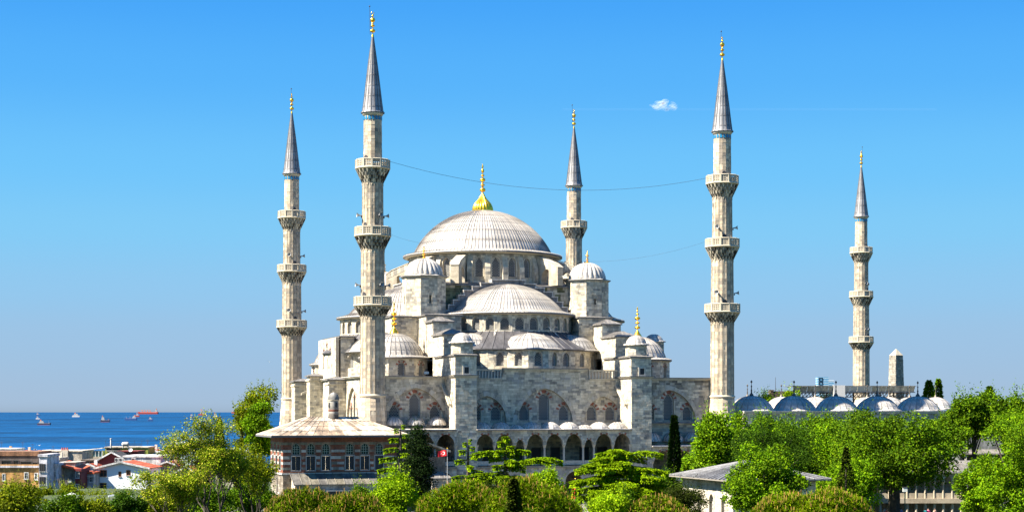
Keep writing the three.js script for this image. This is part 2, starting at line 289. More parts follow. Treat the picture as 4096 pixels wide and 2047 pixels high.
// ---------- the prayer hall ----------
const mosque = thing('mosque', 'large grey stone mosque with cascading lead domes and gilded finials between the tall minarets', 'mosque', [NL[0], 0, NL[1]], TH);
{
  const C = [28.9, -36.35], rot = (t, dx, dz) => [C[0] + dx * Math.cos(t) + dz * Math.sin(t), C[1] - dx * Math.sin(t) + dz * Math.cos(t)];
  const oct = (cx, cz, r, n = 8, off = Math.PI / 8) => Array.from({ length: n }, (_, i) => { const a = off + i * 2 * Math.PI / n; return [cx + r * Math.sin(a), cz + r * Math.cos(a)]; });
  // polygonal drum of stone facets with a window in each: faces between angles
  function drum(cx, cz, r, y0, y1, n, { a0 = 0, a1 = 2 * Math.PI, win, style, nInd = 4, name = 'drum', every = 1, wy = .5, pitch, skip } = {}) {
    const dA = (a1 - a0) / n, hw = r * Math.sin(dA / 2), ap = r * Math.cos(dA / 2);
    for (let i = 0; i < n; i++) {
      const a = a0 + (i + .5) * dA, o = [cx + ap * Math.sin(a), y0, cz + ap * Math.cos(a)], has = win && i % every === 0 && !(skip && skip(i, a));
      const A = has ? [arch(0, wy, win[0], win[1])] : [];
      facade(mosque, o, a, rect(-hw, hw, 0, y1 - y0), A, { nInd, name, depth: .6 });
      if (has) addWindow(mosque, [o[0], y0 + wy, o[2]], a, win[0], win[1], style, pitch);
    }
  }
  const ringBand = (name, cx, cz, r0, r1, y0, y1, m = mTrim, n = 48, a0 = 0, a1 = 6.2832) => { const g = new THREE.LatheGeometry([[r1 - .5, y0], [r0, y0], [r1, lerp(y0, y1, .6)], [r1, y1], [r1 - .5, y1]].map((p) => new THREE.Vector2(...p)), n, a0, a1 - a0); const o = mesh(name, g, m, mosque); o.position.set(cx, 0, cz); return o; };

  // --- great dome and its drum
  dome(mosque, 'great_dome', [C[0], 28.25, C[1]], [[14.55, -.15], [14.6, .05], [13.2, .38], ...capProfile(12.75, 8.3, 0, 18, .03).map(([r, y]) => [r, y + .3])], 126, { seam: .075, hgt: .09, joints: 5 });
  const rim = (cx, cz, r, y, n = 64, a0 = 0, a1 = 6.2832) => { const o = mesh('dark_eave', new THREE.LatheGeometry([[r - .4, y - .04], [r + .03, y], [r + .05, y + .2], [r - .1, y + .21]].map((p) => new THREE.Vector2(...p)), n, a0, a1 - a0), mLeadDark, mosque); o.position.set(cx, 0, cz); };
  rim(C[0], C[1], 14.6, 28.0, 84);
  const DB = 28, dA = 2 * Math.PI / DB;
  drum(C[0], C[1], 13.5, 22.6, 27.9, DB, { win: [1.45, 3.4], style: 'f', wy: 1.1, nInd: 3, name: 'drum_bay', pitch: .25 });
  ringBand('drum_cornice', C[0], C[1], 13.55, 14.4, 27.75, 28.15, mTrim, 84);
  for (let i = 0; i < DB; i++) { // sloping pilaster between two windows
    const a = i * dA, m = new MB(), b = part('drum_pilaster', mosque); b.position.set(C[0], 0, C[1]); b.rotation.y = a;
    m.hexa([[-.48, 22.6, 14.25], [.48, 22.6, 14.25], [.48, 22.6, 13.2], [-.48, 22.6, 13.2], [-.48, 25.4, 14.2], [.48, 25.4, 14.2], [.48, 25.4, 13.2], [-.48, 25.4, 13.2]]);
    m.hexa([[-.48, 25.4, 14.2], [.48, 25.4, 14.2], [.48, 25.4, 13.2], [-.48, 25.4, 13.2], [-.48, 27.3, 13.55], [.48, 27.3, 13.55], [.48, 27.3, 13.2], [-.48, 27.3, 13.2]]);
    m.build('pilaster_body', mTrim, b);
    putStones(b, [-.47, 22.6, 14.25], [1, 0, 0], [0, 0, 1], stoneList(.94, 2.8, null, { ch: .5, s: [i * 3, 22] }), 2);
  }
  { const f = part('great_finial', mosque); f.position.set(C[0], 36.55, C[1]); // ribbed gilded onion base and beads
    const rib = goreGeo([[1.85, 0], [1.8, .12], [1.82, .5], [1.72, .95], [1.45, 1.5], [1.05, 2.0], [.7, 2.45], [.42, 2.95], [.26, 3.3]], 2 * Math.PI / 20, { seam: .04, hgt: .02, bulge: .14, joints: 0 });
    for (let i = 0; i < 20; i++) mesh('gilded_rib', rib, mGold, f).rotation.y = i * Math.PI / 10;
    mesh('gilded_beads', lathe([[.26, 3.2], [.3, 3.35], ...bead(4.1, .55, .42), [.2, 4.6], [.2, 4.75], ...bead(5.0, .42, .2), [.2, 5.35], [.22, 5.45], ...bead(5.95, .52, .38), [.2, 6.35], ...bead(6.75, .35, .2), [.15, 7.0], ...bead(7.6, .28, .42), [.1, 8.05], [.17, 8.35], [.03, 8.9]], 18), mGold, f);
  }
  { const m = new MB(); m.frustum(rectPts(C[0] - 15.2, C[0] + 15.2, C[1] - 15.2, C[1] + 15.2), 22.1, rectPts(C[0] - 12, C[0] + 12, C[1] - 12, C[1] + 12), 22.75, undefined, true); m.prism(rectPts(C[0] - 15.2, C[0] + 15.2, C[1] - 15.2, C[1] + 15.2), 21.85, 22.1, undefined, false); m.build('base_roof', mLeadMid, mosque); }
  block(mosque, C[0] - 14.6, C[0] + 14.6, 10, 21.9, C[1] - 14.6, C[1] + 14.6, { name: 'dome_base', nInd: 20, col: (a, b) => { const k = stoneCol(a, b), m = n2(a * .35, b * .22) + rr(-.25, .25); return m > .25 ? [k[0] * .34, k[1] * .38, k[2] * .25] : k; } });
  // flying buttresses at the corners of the great drum
  for (let q = 0; q < 4; q++) for (const s of [-1, 1]) {
    const b = part('flying_buttress', mosque); b.position.set(C[0], 0, C[1]); b.rotation.y = Math.PI / 4 + q * Math.PI / 2 + s * .23;
    const o = [[13.2, 22.4], [14.6, 22.4]]; for (let i = 0; i <= 8; i++) { const a = Math.PI / 2 * i / 8; o.push([16.0 - 1.4 * Math.cos(a), 23.2 + 2.0 * Math.sin(a)]); } o.push([16.35, 25.0], [16.35, 22.2], [18.4, 22.2], [18.4, 25.3], [17.4, 26.1], [13.2, 27.6]);
    const g = pierced(o, [], 1.5); g.translate(0, 0, -.75); g.rotateY(-Math.PI / 2); mesh('buttress_body', g, mCore, b);
    const st = new MB(); for (let k = 0; k < 7; k++) { const t = k / 7, t1 = (k + 1) / 7; for (const sx of [-1, 1]) { const x = sx * .76, P = (tt, dy) => [x + sx * .03, lerp(27.55, 25.6, tt) - dy, lerp(13.6, 18.2, tt)]; const kcol = stoneCol(k * 3, q * 7 + s); st.quad(...(sx > 0 ? [P(t + .01, .95), P(t1, .95), P(t1, .03), P(t + .01, .03)].reverse() : [P(t + .01, .95), P(t1, .95), P(t1, .03), P(t + .01, .03)]), kcol); } }
    st.build('stonework', mStone, b).userData.kind = 'stuff';
    const cp = new MB(); cp.hexa([[-.82, 25.35, 18.5], [.82, 25.35, 18.5], [.82, 26.12, 17.4], [-.82, 26.12, 17.4], [-.82, 25.47, 18.5], [.82, 25.47, 18.5], [.82, 26.26, 17.4], [-.82, 26.26, 17.4]]); cp.hexa([[-.82, 26.12, 17.4], [.82, 26.12, 17.4], [.82, 27.6, 13.5], [-.82, 27.6, 13.5], [-.82, 26.26, 17.4], [.82, 26.26, 17.4], [.82, 27.74, 13.5], [-.82, 27.74, 13.5]]); cp.build('coping', mTrim, b);
  }
  // --- four octagonal pier turrets with melon domes
  for (const [dx, dz] of [[-15, 15], [15, 15], [-15, -15], [15, -15]]) {
    const cx = C[0] + dx, cz = C[1] + dz, r = 3.75;
    for (let i = 0; i < 8; i++) { const a = i * Math.PI / 4, ap = r * Math.cos(Math.PI / 8), hw = r * Math.sin(Math.PI / 8); const H = 23.2 - 15.9, slit = i % 2 ? [] : [arch(.2, 2.6, .34, 1.4)]; facade(mosque, [cx + ap * Math.sin(a), 15.9, cz + ap * Math.cos(a)], a, rect(-hw, hw, 0, H), slit, { nInd: dz > 0 ? 10 : 0, name: 'turret_face', depth: .62 }); }
    new MB().prism(oct(cx, cz, r - .62), 12, 22.9).build('turret_core', mCore, mosque);
    new MB().prism(oct(cx, cz, r + .28), 22.95, 23.2, undefined, true).build('turret_cornice', mTrim, mosque);
    new MB().frustum(oct(cx, cz, r + .42), 23.2, oct(cx, cz, 3.2), 23.5, undefined, true).build('turret_eave', mLead[2], mosque); new MB().prism(oct(cx, cz, r + .45), 23.1, 23.24).build('dark_eave', mLeadDark, mosque);
    dome(mosque, 'turret_dome', [cx, 23.45, cz], capProfile(3.2, 2.95, 0, 9, .05), 22, { bulge: .17, seam: .06, hgt: .05, joints: 1 });
    const f = mesh('turret_finial', finialGeo(2.3, .55), mGold, mosque); f.position.set(cx, 26.25, cz);
    new MB().prism(oct(cx, cz, r + .05), 9, 15.85).build('turret_foot', mTrim, mosque);
  }
  // --- half domes on the four sides
  const HZ = 15;                                   // distance of their centre from the great dome's centre
  for (const t of [0, -Math.PI / 2, Math.PI / 2, Math.PI]) {
    const front = t === 0, left = t === -Math.PI / 2, [hx, hz] = rot(t, 0, HZ), seen = front || left;
    const d = dome(mosque, 'half_dome', [hx, 16.75, hz], [[12.0, -.15], [12.05, .05], [11.2, .22], [10.3, .5], ...capProfile(9.75, 4.75, 0, 14, .03).map(([r, y]) => [r, y + .75])], seen ? 52 : 22, { a0: t - Math.PI / 2, a1: t + Math.PI / 2, seam: .1, hgt: .08, joints: 2 });
    drum(hx, hz, 11.35, 13.4, 16.5, 14, { a0: t - Math.PI / 2, a1: t + Math.PI / 2, win: [1.5, 2.25], style: 'f', wy: .4, nInd: front ? 5 : 0, name: 'half_drum_bay', pitch: .24 });
    ringBand('half_drum_cornice', hx, hz, 11.4, 11.95, 16.35, 16.62, mTrim, 40, t - Math.PI / 2, t + Math.PI / 2);
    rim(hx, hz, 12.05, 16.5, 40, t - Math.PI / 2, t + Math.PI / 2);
    { const m = new MB(), n = 28; // lead skirt from the drum down to the exedra eaves
      const r0 = left || t > 1 && t < 2 ? 14.6 : 16.4, y0 = 10.45;
      for (let i = 0; i < n; i++) { const a = t - Math.PI / 2 + Math.PI * i / n, b = t - Math.PI / 2 + Math.PI * (i + 1) / n, P = (ang, r, y) => [hx + r * Math.sin(ang), y, hz + r * Math.cos(ang)]; m.quad(P(a, r0, y0), P(b, r0, y0), P(b, 11.3, 13.55), P(a, 11.3, 13.55)); m.quad(P(a, r0, y0 - .2), P(b, r0, y0 - .2), P(b, r0, y0), P(a, r0, y0)); m.tube(P(a, r0, y0 + .03), P(a, 11.3, 13.6), .06, .06, undefined, 4); }
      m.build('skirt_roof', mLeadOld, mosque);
      const A0 = t - 1.0, A1 = t + 1.0; drum(hx, hz, r0 - .35, 5.6, 10.2, 8, { a0: A0, a1: A1, win: [1.3, 2.3], style: 'p', wy: 1.95, nInd: front ? 8 : 0, name: 'exedra_wall', pitch: .24, skip: (i) => front && (i === 3 || i === 4) });
    }
    if (front || left) { // small half domes of the exedrae
      const lobes = front ? [[0, 12.2, 5.5], [-8.9, 8.2, 4.6], [8.9, 8.2, 4.6]] : [[-8.4, 7.4, 4.4], [8.4, 7.4, 4.4]];
      lobes.forEach(([dx, dz, r], k) => {
        const [lx, lz] = rot(t, dx, dz + HZ), tilt = t + (dx ? Math.sign(dx) * .75 : 0);
        dome(mosque, 'exedra_dome', [lx, 10.35, lz], [[r + .45, -.12], [r + .5, .04], [r + .05, .2], ...capProfile(r, 2.75, 0, 8, .04).map(([a, b]) => [a, b + .12])], 18, { a0: tilt - Math.PI / 2, a1: tilt + Math.PI / 2, seam: .08, hgt: .07, joints: 1 });
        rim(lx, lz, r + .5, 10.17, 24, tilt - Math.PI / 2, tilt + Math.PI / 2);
        if (!dx) drum(lx, lz, r + .15, 5.6, 10.25, 5, { a0: t - Math.PI / 2, a1: t + Math.PI / 2, win: [1.3, 2.3], style: 'p', wy: 1.95, nInd: 10, name: 'exedra_wall', pitch: .24 });
        new MB().prism([...oct(lx, lz, r - 1.3, 8, tilt + Math.PI / 8)], 6, 10.2).build('exedra_core', mCore, mosque);
      });
      if (front) for (const s of [-1, 1]) { const [sx, sz] = rot(t, s * 5.4, HZ + 11.6), m = new MB(); m.frustum([[sx - 1.3, sz + 1.6], [sx + 1.3, sz + 1.6], [sx + 1.3, sz - 1.6], [sx - 1.3, sz - 1.6]], 11.2, [[sx - .02, sz - 1.2], [sx + .02, sz - 1.2], [sx + .02, sz - 1.3], [sx - .02, sz - 1.3]], 13.4, undefined, true); m.build('roof_gablet', mLead[3], mosque); }
    }
    if (seen) { // stepped lead-covered arch wall above the half dome
      const st = [[2.95, 22.85], [4.95, 22.25], [6.5, 21.6], [8.05, 20.9], [8.95, 20.05], [9.95, 19.2], [10.8, 18.3], [11.5, 17.3]], o = [[-11.5, 16.2], [11.5, 16.2]], b = part('stepped_arch', mosque); const [bx, bz] = rot(t, 0, HZ); b.position.set(bx, 0, bz); b.rotation.y = t;
      for (let i = st.length - 1; i >= 0; i--) o.push([st[i][0], st[i][1]], ...(i ? [[st[i - 1][0], st[i][1]]] : [])); for (let i = 0; i < st.length; i++) o.push(...(i ? [[-st[i - 1][0], st[i][1]]] : []), [-st[i][0], st[i][1]]);
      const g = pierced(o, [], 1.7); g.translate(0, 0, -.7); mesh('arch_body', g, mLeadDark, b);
      st.forEach(([x, y], i) => { const x0 = i ? st[i - 1][0] : 0; for (const s of [-1, 1]) { const a = s > 0 ? x0 - .12 : -x - .18, c = s > 0 ? x + .18 : -x0 + .12; const m = new MB(); m.box(i ? a : (s > 0 ? 0 : a), i ? c : (s > 0 ? c : 0), y + .01, y + .17, -.85, 1.2); const top = y, yb = st[i + 1] ? st[i + 1][1] : 16.6; const e = s * x; m.box(Math.min(e, e + s * .14), Math.max(e, e + s * .14), yb + .18, top, -.8, 1.08); m.build('step_capping', mLead[1], b); } });
    }
    // shoulders and stepped buttresses that run out from the turrets to the facade piers
    for (const s of seen ? [-1, 1] : []) {
      const px = 13.05 + 1.7;                      // pier line
      if (front) {
        const x0 = C[0] + (s < 0 ? -16.7 : 13.1), x1 = x0 + 3.5;
        block(mosque, s < 0 ? x0 : x0 - 2.6, s < 0 ? x1 + 2.6 : x1, 9, 16.05, -21.5, -13.2, { name: 'shoulder', cap: .35, nInd: 10, sides: s < 0 ? 'fl' : 'flr' });
        block(mosque, x0 + .1, x1 - .1, 9, 14.75, -13.3, -9.0, { name: 'stepped_buttress', cap: .85, nInd: 14, sides: 'flr' });
        block(mosque, x0 + .05, x1 - .05, 5.6, 12.35, -9.1, -1.75, { name: 'stepped_buttress', cap: .9, nInd: 20, sides: 'flr' });
        block(mosque, x0 + .01, x1 - .01, 5.75, 8.75, -7.5, 4.85, { name: 'buttress_head', cap: .45, nInd: 30, sides: 'flr' });
        // stair turret
        const cx = (x0 + x1) / 2, cz = 2.6, tr = 1.72;
        for (let i = 0; i < 8; i++) { const a = i * Math.PI / 4, ap = tr * Math.cos(Math.PI / 8), hw = tr * Math.sin(Math.PI / 8); facade(mosque, [cx + ap * Math.sin(a), 8.9, cz + ap * Math.cos(a)], a, rect(-hw, hw, 0, 2.0), [], { nInd: 3, name: 'stair_turret_face', depth: .3 }); }
        dome(mosque, 'stair_turret_dome', [cx, 10.95, cz], [[tr + .35, -.1], [tr + .38, .04], [tr + .1, .14], ...capProfile(tr - .05, 1.5, 0, 7, .05).map(([a, b]) => [a, b + .08])], 14, { bulge: .06, seam: .05, hgt: .05, joints: 0 });
        // little square window
        const w = part('square_window', mosque); w.position.set(cx + .1, 6.5, 4.9); new MB().box(-.36, .36, -.5, .5, -.05, .02).build('pane', mDark, w); const fr = mesh('frame', pierced(rect(-.62, .62, -.72, .74), [rect(-.37, .37, -.5, .5)], .16), mMarble, w); fr.position.z = -.04;
      } else {
        const zc = C[1] + s * 15; block(mosque, 3.5, 9.5, 9, 12.6, zc - 1.7, zc + 1.7, { name: 'stepped_buttress', cap: .8, nInd: 8, sides: 'flb' }); block(mosque, 7.5, 14, 9, 16, zc - 3, zc + 3, { name: 'shoulder', cap: .4, nInd: 8, sides: 'fl' });
      }
    }
  }
  // tall flat block of the prayer niche side
  { block(mosque, .75, 3.2, 5.4, 12.9, -44, -28.6, { name: 'niche_block', cap: .3, nInd: 12, sides: 'f' });
    const ws = [[-39.2, 7.6, 3.6], [-36.3, 7.6, 4.6], [-33.4, 7.6, 3.6]]; facade(mosque, [-.1, 0, 0], -Math.PI / 2, rect(-44.1, -28.5, 5.4, 12.9), ws.map(([z, y, h]) => arch(z, y, .9, h)), { nInd: 25, name: 'niche_wall', depth: .55 });
    for (const [z, y, h] of ws) addWindow(mosque, [-.1, y, z], -Math.PI / 2, .9, h, 'r', .24); }
  // --- corner domes
  for (const [dx, dz] of [[-22, 22], [21.8, 22], [-22, -22], [21.8, -22]]) {
    const cx = C[0] + dx, cz = C[1] + dz, near = dz > 0;
    dome(mosque, 'corner_dome', [cx, 8.95, cz], [[5.95, -.15], [6.0, .04], [5.3, .3], ...capProfile(5.0, 3.95, 0, 12, .04).map(([r, y]) => [r, y + .2])], 34, { seam: .08, hgt: .07, joints: 3 });
    drum(cx, cz, 5.6, 5.3, 8.75, 8, { a0: -Math.PI / 8, a1: 2 * Math.PI - Math.PI / 8, win: [1.15, 2.2], style: 'r', wy: .6, nInd: near ? 6 : 0, name: 'corner_drum', pitch: .24 });
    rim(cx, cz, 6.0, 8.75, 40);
    new MB().prism(oct(cx, cz, 5.85), 8.6, 8.84).build('corner_cornice', mTrim, mosque);
    if (dx < 0 && near || dx > 0) { const f = mesh('corner_finial', finialGeo(5.4, .82), mGold, mosque); f.position.set(cx, 12.95, cz); } else { const f = mesh('corner_finial', finialGeo(2.2, .5), mGold, mosque); f.position.set(cx, 12.95, cz); }
  }
  // round stair turret by the right hand corner dome
  { const cx = 56.3, cz = -20.5; for (let i = 0; i < 10; i++) { const a = i * Math.PI / 5, r = 1.75; facade(mosque, [cx + r * Math.sin(a), 5.4, cz + r * Math.cos(a)], a, rect(-r * Math.tan(Math.PI / 10), r * Math.tan(Math.PI / 10), 0, 7.1), [], { nInd: 2, name: 'round_turret_face', depth: .3 }); }
    dome(mosque, 'round_turret_dome', [cx, 12.5, cz], [[2.1, -.1], [2.12, .04], [1.85, .15], ...capProfile(1.7, 1.25, 0, 7, .05).map(([a, b]) => [a, b + .1])], 14, { bulge: .05, seam: .05, hgt: .05, joints: 0 }); }
  // --- body of the hall and the roofs at wall head
  { const m = new MB(); m.box(1.5, 58.6, -3.1, 5.2, -71.6, -2.5); m.box(1.52, 58.58, -15.2, -3.11, -71.6, -5.3); m.build('hall_core', mCore, mosque); }
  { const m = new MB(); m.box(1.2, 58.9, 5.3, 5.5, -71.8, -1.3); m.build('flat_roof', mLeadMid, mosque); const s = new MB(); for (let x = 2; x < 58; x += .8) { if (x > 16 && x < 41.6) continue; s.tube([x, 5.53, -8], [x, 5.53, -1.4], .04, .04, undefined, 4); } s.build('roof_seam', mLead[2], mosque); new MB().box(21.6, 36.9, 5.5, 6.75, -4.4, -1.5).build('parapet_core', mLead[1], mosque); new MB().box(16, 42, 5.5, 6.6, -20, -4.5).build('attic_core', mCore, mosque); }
  // --- front facade, five bays
  const WZ = -1;
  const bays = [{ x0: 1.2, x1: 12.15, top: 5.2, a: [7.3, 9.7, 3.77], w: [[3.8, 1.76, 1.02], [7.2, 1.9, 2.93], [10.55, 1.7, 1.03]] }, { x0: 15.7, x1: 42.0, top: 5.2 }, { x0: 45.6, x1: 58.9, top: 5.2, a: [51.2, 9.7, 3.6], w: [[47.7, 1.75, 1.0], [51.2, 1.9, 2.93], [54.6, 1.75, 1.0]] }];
  const mid = [{ a: [19.15, 6.55, 2.5], w: [[17.4, 1.7, .95], [20.8, 1.7, .95]] }, { a: [29.1, 9.7, 3.77], w: [[25.65, 1.74, 1.05], [29.05, 1.88, 3.0], [32.5, 1.72, 1.05]] }, { a: [39.3, 6.5, 2.46], w: [[37.4, 1.72, 1.0], [40.65, 1.7, 1.0]] }];
  const doBay = (x0, x1, y1, list, outline) => {
    const holes = list.map((q) => arch(q.a[0], -3, q.a[1], q.a[2] + 3));
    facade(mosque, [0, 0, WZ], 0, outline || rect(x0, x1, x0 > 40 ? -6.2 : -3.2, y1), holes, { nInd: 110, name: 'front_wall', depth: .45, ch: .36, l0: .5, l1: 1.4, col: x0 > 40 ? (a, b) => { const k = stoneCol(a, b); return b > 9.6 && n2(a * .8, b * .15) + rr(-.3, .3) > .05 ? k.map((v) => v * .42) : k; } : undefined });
    for (const q of list) {
      const A = arch(q.a[0], -3, q.a[1], q.a[2] + 3), w = part('blind_arch', mosque); w.position.z = WZ;
      ringMeshes(w, arch(q.a[0], -3, q.a[1] + .02, q.a[2] + 3.01).ring(11, .68), -.3, .075, [mTrim, mMarble, mPale]);
      const wins = q.w.map(([cx, ww, top]) => arch(cx, -1.5, ww, top + 1.5));
      facade(mosque, [0, 0, WZ - .42], 0, arch(q.a[0], -3, q.a[1] + .3, q.a[2] + 3.15).pts(10), wins, { nInd: 25, name: 'tympanum', depth: .5, ch: .4, extra: null, l0: .5, l1: 1.4 });
      q.w.forEach(([cx, ww, top]) => addWindow(mosque, [cx, -1.5, WZ - .42], 0, ww, top + 1.5, 'fr', .27));
    }
  };
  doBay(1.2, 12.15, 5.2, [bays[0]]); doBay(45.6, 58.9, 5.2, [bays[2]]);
  doBay(15.7, 42, 5.2, mid, [[15.7, -3.2], [42, -3.2], [42, 5.2], [36.9, 5.2], [36.4, 6.6], [22.1, 6.6], [21.6, 5.2], [15.7, 5.2]]);
  const corn = (x0, x1, y, z, d = .5) => { const m = new MB(); m.box(x0, x1, y, y + .16, z - 1, z + d * .45); m.box(x0, x1, y + .16, y + .34, z - 1, z + d * .8); m.build('cornice', mTrim, mosque); const l = new MB(); l.box(x0, x1, y + .345, y + .47, z - 1, z + d); l.build('lead_edge', mLeadDark, mosque); };
  corn(1.2, 12.15, 5.2, WZ); corn(45.6, 58.9, 5.2, WZ); corn(22.0, 36.5, 6.6, WZ, .45);
  for (const [x0, x1] of [[15.75, 21.7], [36.8, 41.95]]) { // stone balustrades
    const b = part('balustrade', mosque); new MB().box(x0, x1, 5.2, 5.42, WZ - .6, WZ + .2).build('plinth', mTrim, b); new MB().box(x0, x1, 6.62, 6.86, WZ - .42, WZ + .02).build('rail', mTrim, b);
    const n = Math.round((x1 - x0) / .56), g = new THREE.BoxGeometry(.22, 1.2, .26); for (let i = 0; i <= n; i++) mesh('baluster', g, mMarble, b).position.set(lerp(x0 + .15, x1 - .15, i / n), 6.02, WZ - .2);
  }
  // facade piers
  for (const x0 of [12.2, 42.0]) {
    const x1 = x0 + 3.5; block(mosque, x0, x1, -15, 5.35, WZ - .4, 5, { name: 'facade_pier', nInd: 120, sides: 'flr', ch: .36 });
    const m = new MB(); m.box(x0 - .15, x1 + .15, 5.36, 5.5, -1.4, 5.16); m.box(x0 - .32, x1 + .32, 5.5, 5.66, -1.4, 5.32); m.build('cornice', mTrim, mosque); new MB().box(x0 - .45, x1 + .45, 5.665, 5.76, -1.4, 5.45).build('lead_edge', mLeadDark, mosque);
  }
  // rain spouts: twin stone gutters sloping down beside each pier
  for (const [x, z, s] of [[11.75, 2.0, -1], [16.05, 2.6, 1], [41.6, 2.2, -1], [45.95, 2.6, 1]]) {
    const g = part('rain_spout', mosque); g.position.set(x, 3.3, WZ);
    for (const o of [-.16, .16]) { const m = new MB(); m.hexa([[o - .11, -2.5, 4.4], [o + .11, -2.5, 4.4], [o + .11, .8, 0], [o - .11, .8, 0], [o - .11, -2.1, 4.4], [o + .11, -2.1, 4.4], [o + .11, 1.2, 0], [o - .11, 1.2, 0]]); m.build('gutter', mTrim, g); }
  }
  // --- left side: wall, piers, blind arch
  const LX = -.1; // wall plane
  facade(mosque, [LX, 0, 0], -Math.PI / 2, rect(-71, -2, -15, 5.3), [arch(-14.6, -3, 8.6, 7.0), arch(-58, -3, 8.6, 7.0), arch(-31, -3, 5.4, 6.0)], { nInd: 40, name: 'side_wall', depth: .6 });
  for (const [z, w] of [[-14.6, 8.6], [-58, 8.6]]) { const g = part('blind_arch', mosque); g.position.set(LX, 0, 0); g.rotation.y = -Math.PI / 2; ringMeshes(g, arch(z, -3, w + .02, 7.01).ring(9, .6), -.3, .07, [mTrim, mPale]); for (const q of [-2.5, 0, 2.5]) addWindow(mosque, [LX + .35, -1.5, z + q], -Math.PI / 2, 1.5, q ? 2.5 : 4.4, 'fr', .27); }
  facade(mosque, [LX + .36, 0, 0], -Math.PI / 2, rect(-71, -2, -15, 5.15), [...[-14.6, -58].flatMap((z) => [-2.5, 0, 2.5].map((q) => arch(z + q, -1.5, 1.5, q ? 2.5 : 4.4))), ...[-32.6, -29.4].map((z) => arch(z, -1.5, 1.3, 2.8))], { nInd: 6, name: 'side_tympanum', depth: .6 });
  for (const z of [-32.6, -29.4]) addWindow(mosque, [LX + .35, -1.5, z], -Math.PI / 2, 1.3, 2.8, 'fr', .27);
  { const m = new MB(); m.box(LX - .2, LX + 1, 5.32, 5.5, -71.5, -2); m.box(LX - .45, LX + 1, 5.5, 5.68, -71.8, -2); m.build('cornice', mTrim, mosque); new MB().box(LX - .6, 2, 5.69, 5.8, -72, -2).build('lead_edge', mLead[1], mosque); }
  for (const [z, top, out, wd] of [[-21.3, 5.2, 3.0, 3.4], [-41.6, 6.2, 2.4, 3.0], [-51.3, 5.4, 3.4, 3.4]]) { block(mosque, LX - out, LX + .3, -15, top, z - wd / 2, z + wd / 2, { name: 'side_pier', nInd: 25, sides: 'flb', cap: .5, eave: .35 }); const m = new MB(); m.box(LX - out - .2, LX + .2, top - .75, top - .5, z - wd / 2 - .2, z + wd / 2 + .2); m.build('pier_moulding', mTrim, mosque); }
  for (const z of [-48.6, -25.2]) { const g = part('rain_spout', mosque); g.position.set(LX, 3.9, z); const m = new MB(); m.hexa([[-2.4, -.9, .25], [0, .1, .25], [0, .1, -.25], [-2.4, -.9, -.25], [-2.4, -.5, .25], [0, .5, .25], [0, .5, -.25], [-2.4, -.5, -.25]]); m.build('gutter', mTrim, g); }

  // --- two-storey arcade between the piers
  const GZ = 4.95, mGalleryFloor = mat([.27, .24, .195], .9, { map: stoneTex });
  function arcade(x0, x1, zf, big, small, yRoof, lower, { domes = [], name = 'arcade', dr = 1.62, flatDome = true, back = -4.6 } = {}) {
    facade(mosque, [0, 0, back], 0, rect(x0, x1, -15, yRoof - .12), [], { name: 'gallery_back_wall', depth: .5, nInd: 10 });
    const yApex = yRoof - .66, ySmall = yRoof - 1.55, spring = yRoof - 2.4, par = yRoof - 4.97, floor = yRoof - 5.8;
    const A = [...big.map(([a, b]) => arch((a + b) / 2, par - .4, b - a, yApex - par + .4)), ...small.map(([a, b]) => arch((a + b) / 2, par - .4, b - a, ySmall - par + .4))];
    // spandrel wall above the capitals
    const sp = A.map((q) => ({ ...q, pts: (n) => q.pts(n) }));
    facade(mosque, [0, 0, zf], 0, [[x0, spring], ...A.sort((p, q) => p.cx - q.cx).flatMap((q) => { const pp = q.pts(8).slice(2).reverse(); return [[q.cx - q.w / 2, spring], ...pp.filter((p) => p[1] > spring), [q.cx + q.w / 2, spring]]; }), [x1, spring], [x1, yRoof - .1], [x0, yRoof - .1]], [], { name: 'arcade_spandrel', depth: .5, nInd: 16, ch: .36, l0: .5, l1: 1.2 });
    const rings = part('arcade_arch', mosque); rings.position.z = zf;
    for (const q of A) ringMeshes(rings, q.ring(6, .3, .25), -.3, .06, [mTrim, mMarble, mPale, mTrim, mRed, mPale]);
    // columns with capitals, parapets between
    const edges = [...new Set([x0 + .12, ...A.flatMap((q, i) => i ? [(A[i - 1].cx + A[i - 1].w / 2 + q.cx - q.w / 2) / 2] : []), x1 - .12])];
    for (const x of edges) { const c = part('column', mosque); c.position.set(x, 0, zf - .25); const sh = mesh('shaft', new THREE.CylinderGeometry(.17, .2, spring - floor - .5, 10), mMarble, c); sh.position.y = (spring + floor - .5) / 2 + .05; const cp = mesh('capital', new THREE.CylinderGeometry(.36, .2, .5, 8), mTrim, c); cp.position.y = spring - .25; }
    for (let i = 0; i < edges.length - 1; i++) { const p = new MB(); p.box(edges[i] + .2, edges[i + 1] - .2, floor + .15, par, zf - .32, zf - .18); p.build('parapet_panel', mMarble, mosque); }
    { const m = new MB(); m.box(x0, x1, floor - .3, floor, back + .1, zf + .22); m.build('gallery_floor', mGalleryFloor, mosque); const c = new MB(); c.box(x0, x1, yRoof - .12, yRoof - .02, back + .1, zf - .02); c.build('gallery_ceiling', mCore, mosque); }
    // lower storey
    const La = lower.map(([a, b]) => arch((a + b) / 2, -15, b - a, floor - .9 + 15));
    facade(mosque, [0, 0, zf - .03], 0, rect(x0, x1, -15, floor - .3), La, { name: 'lower_arcade', depth: .5, nInd: 20, ch: .4 });
    for (const q of La) { const g = part('arcade_arch', mosque); g.position.z = zf - .03; ringMeshes(g, q.ring(6, .34), -.3, .06, [mTrim, mMarble]); }
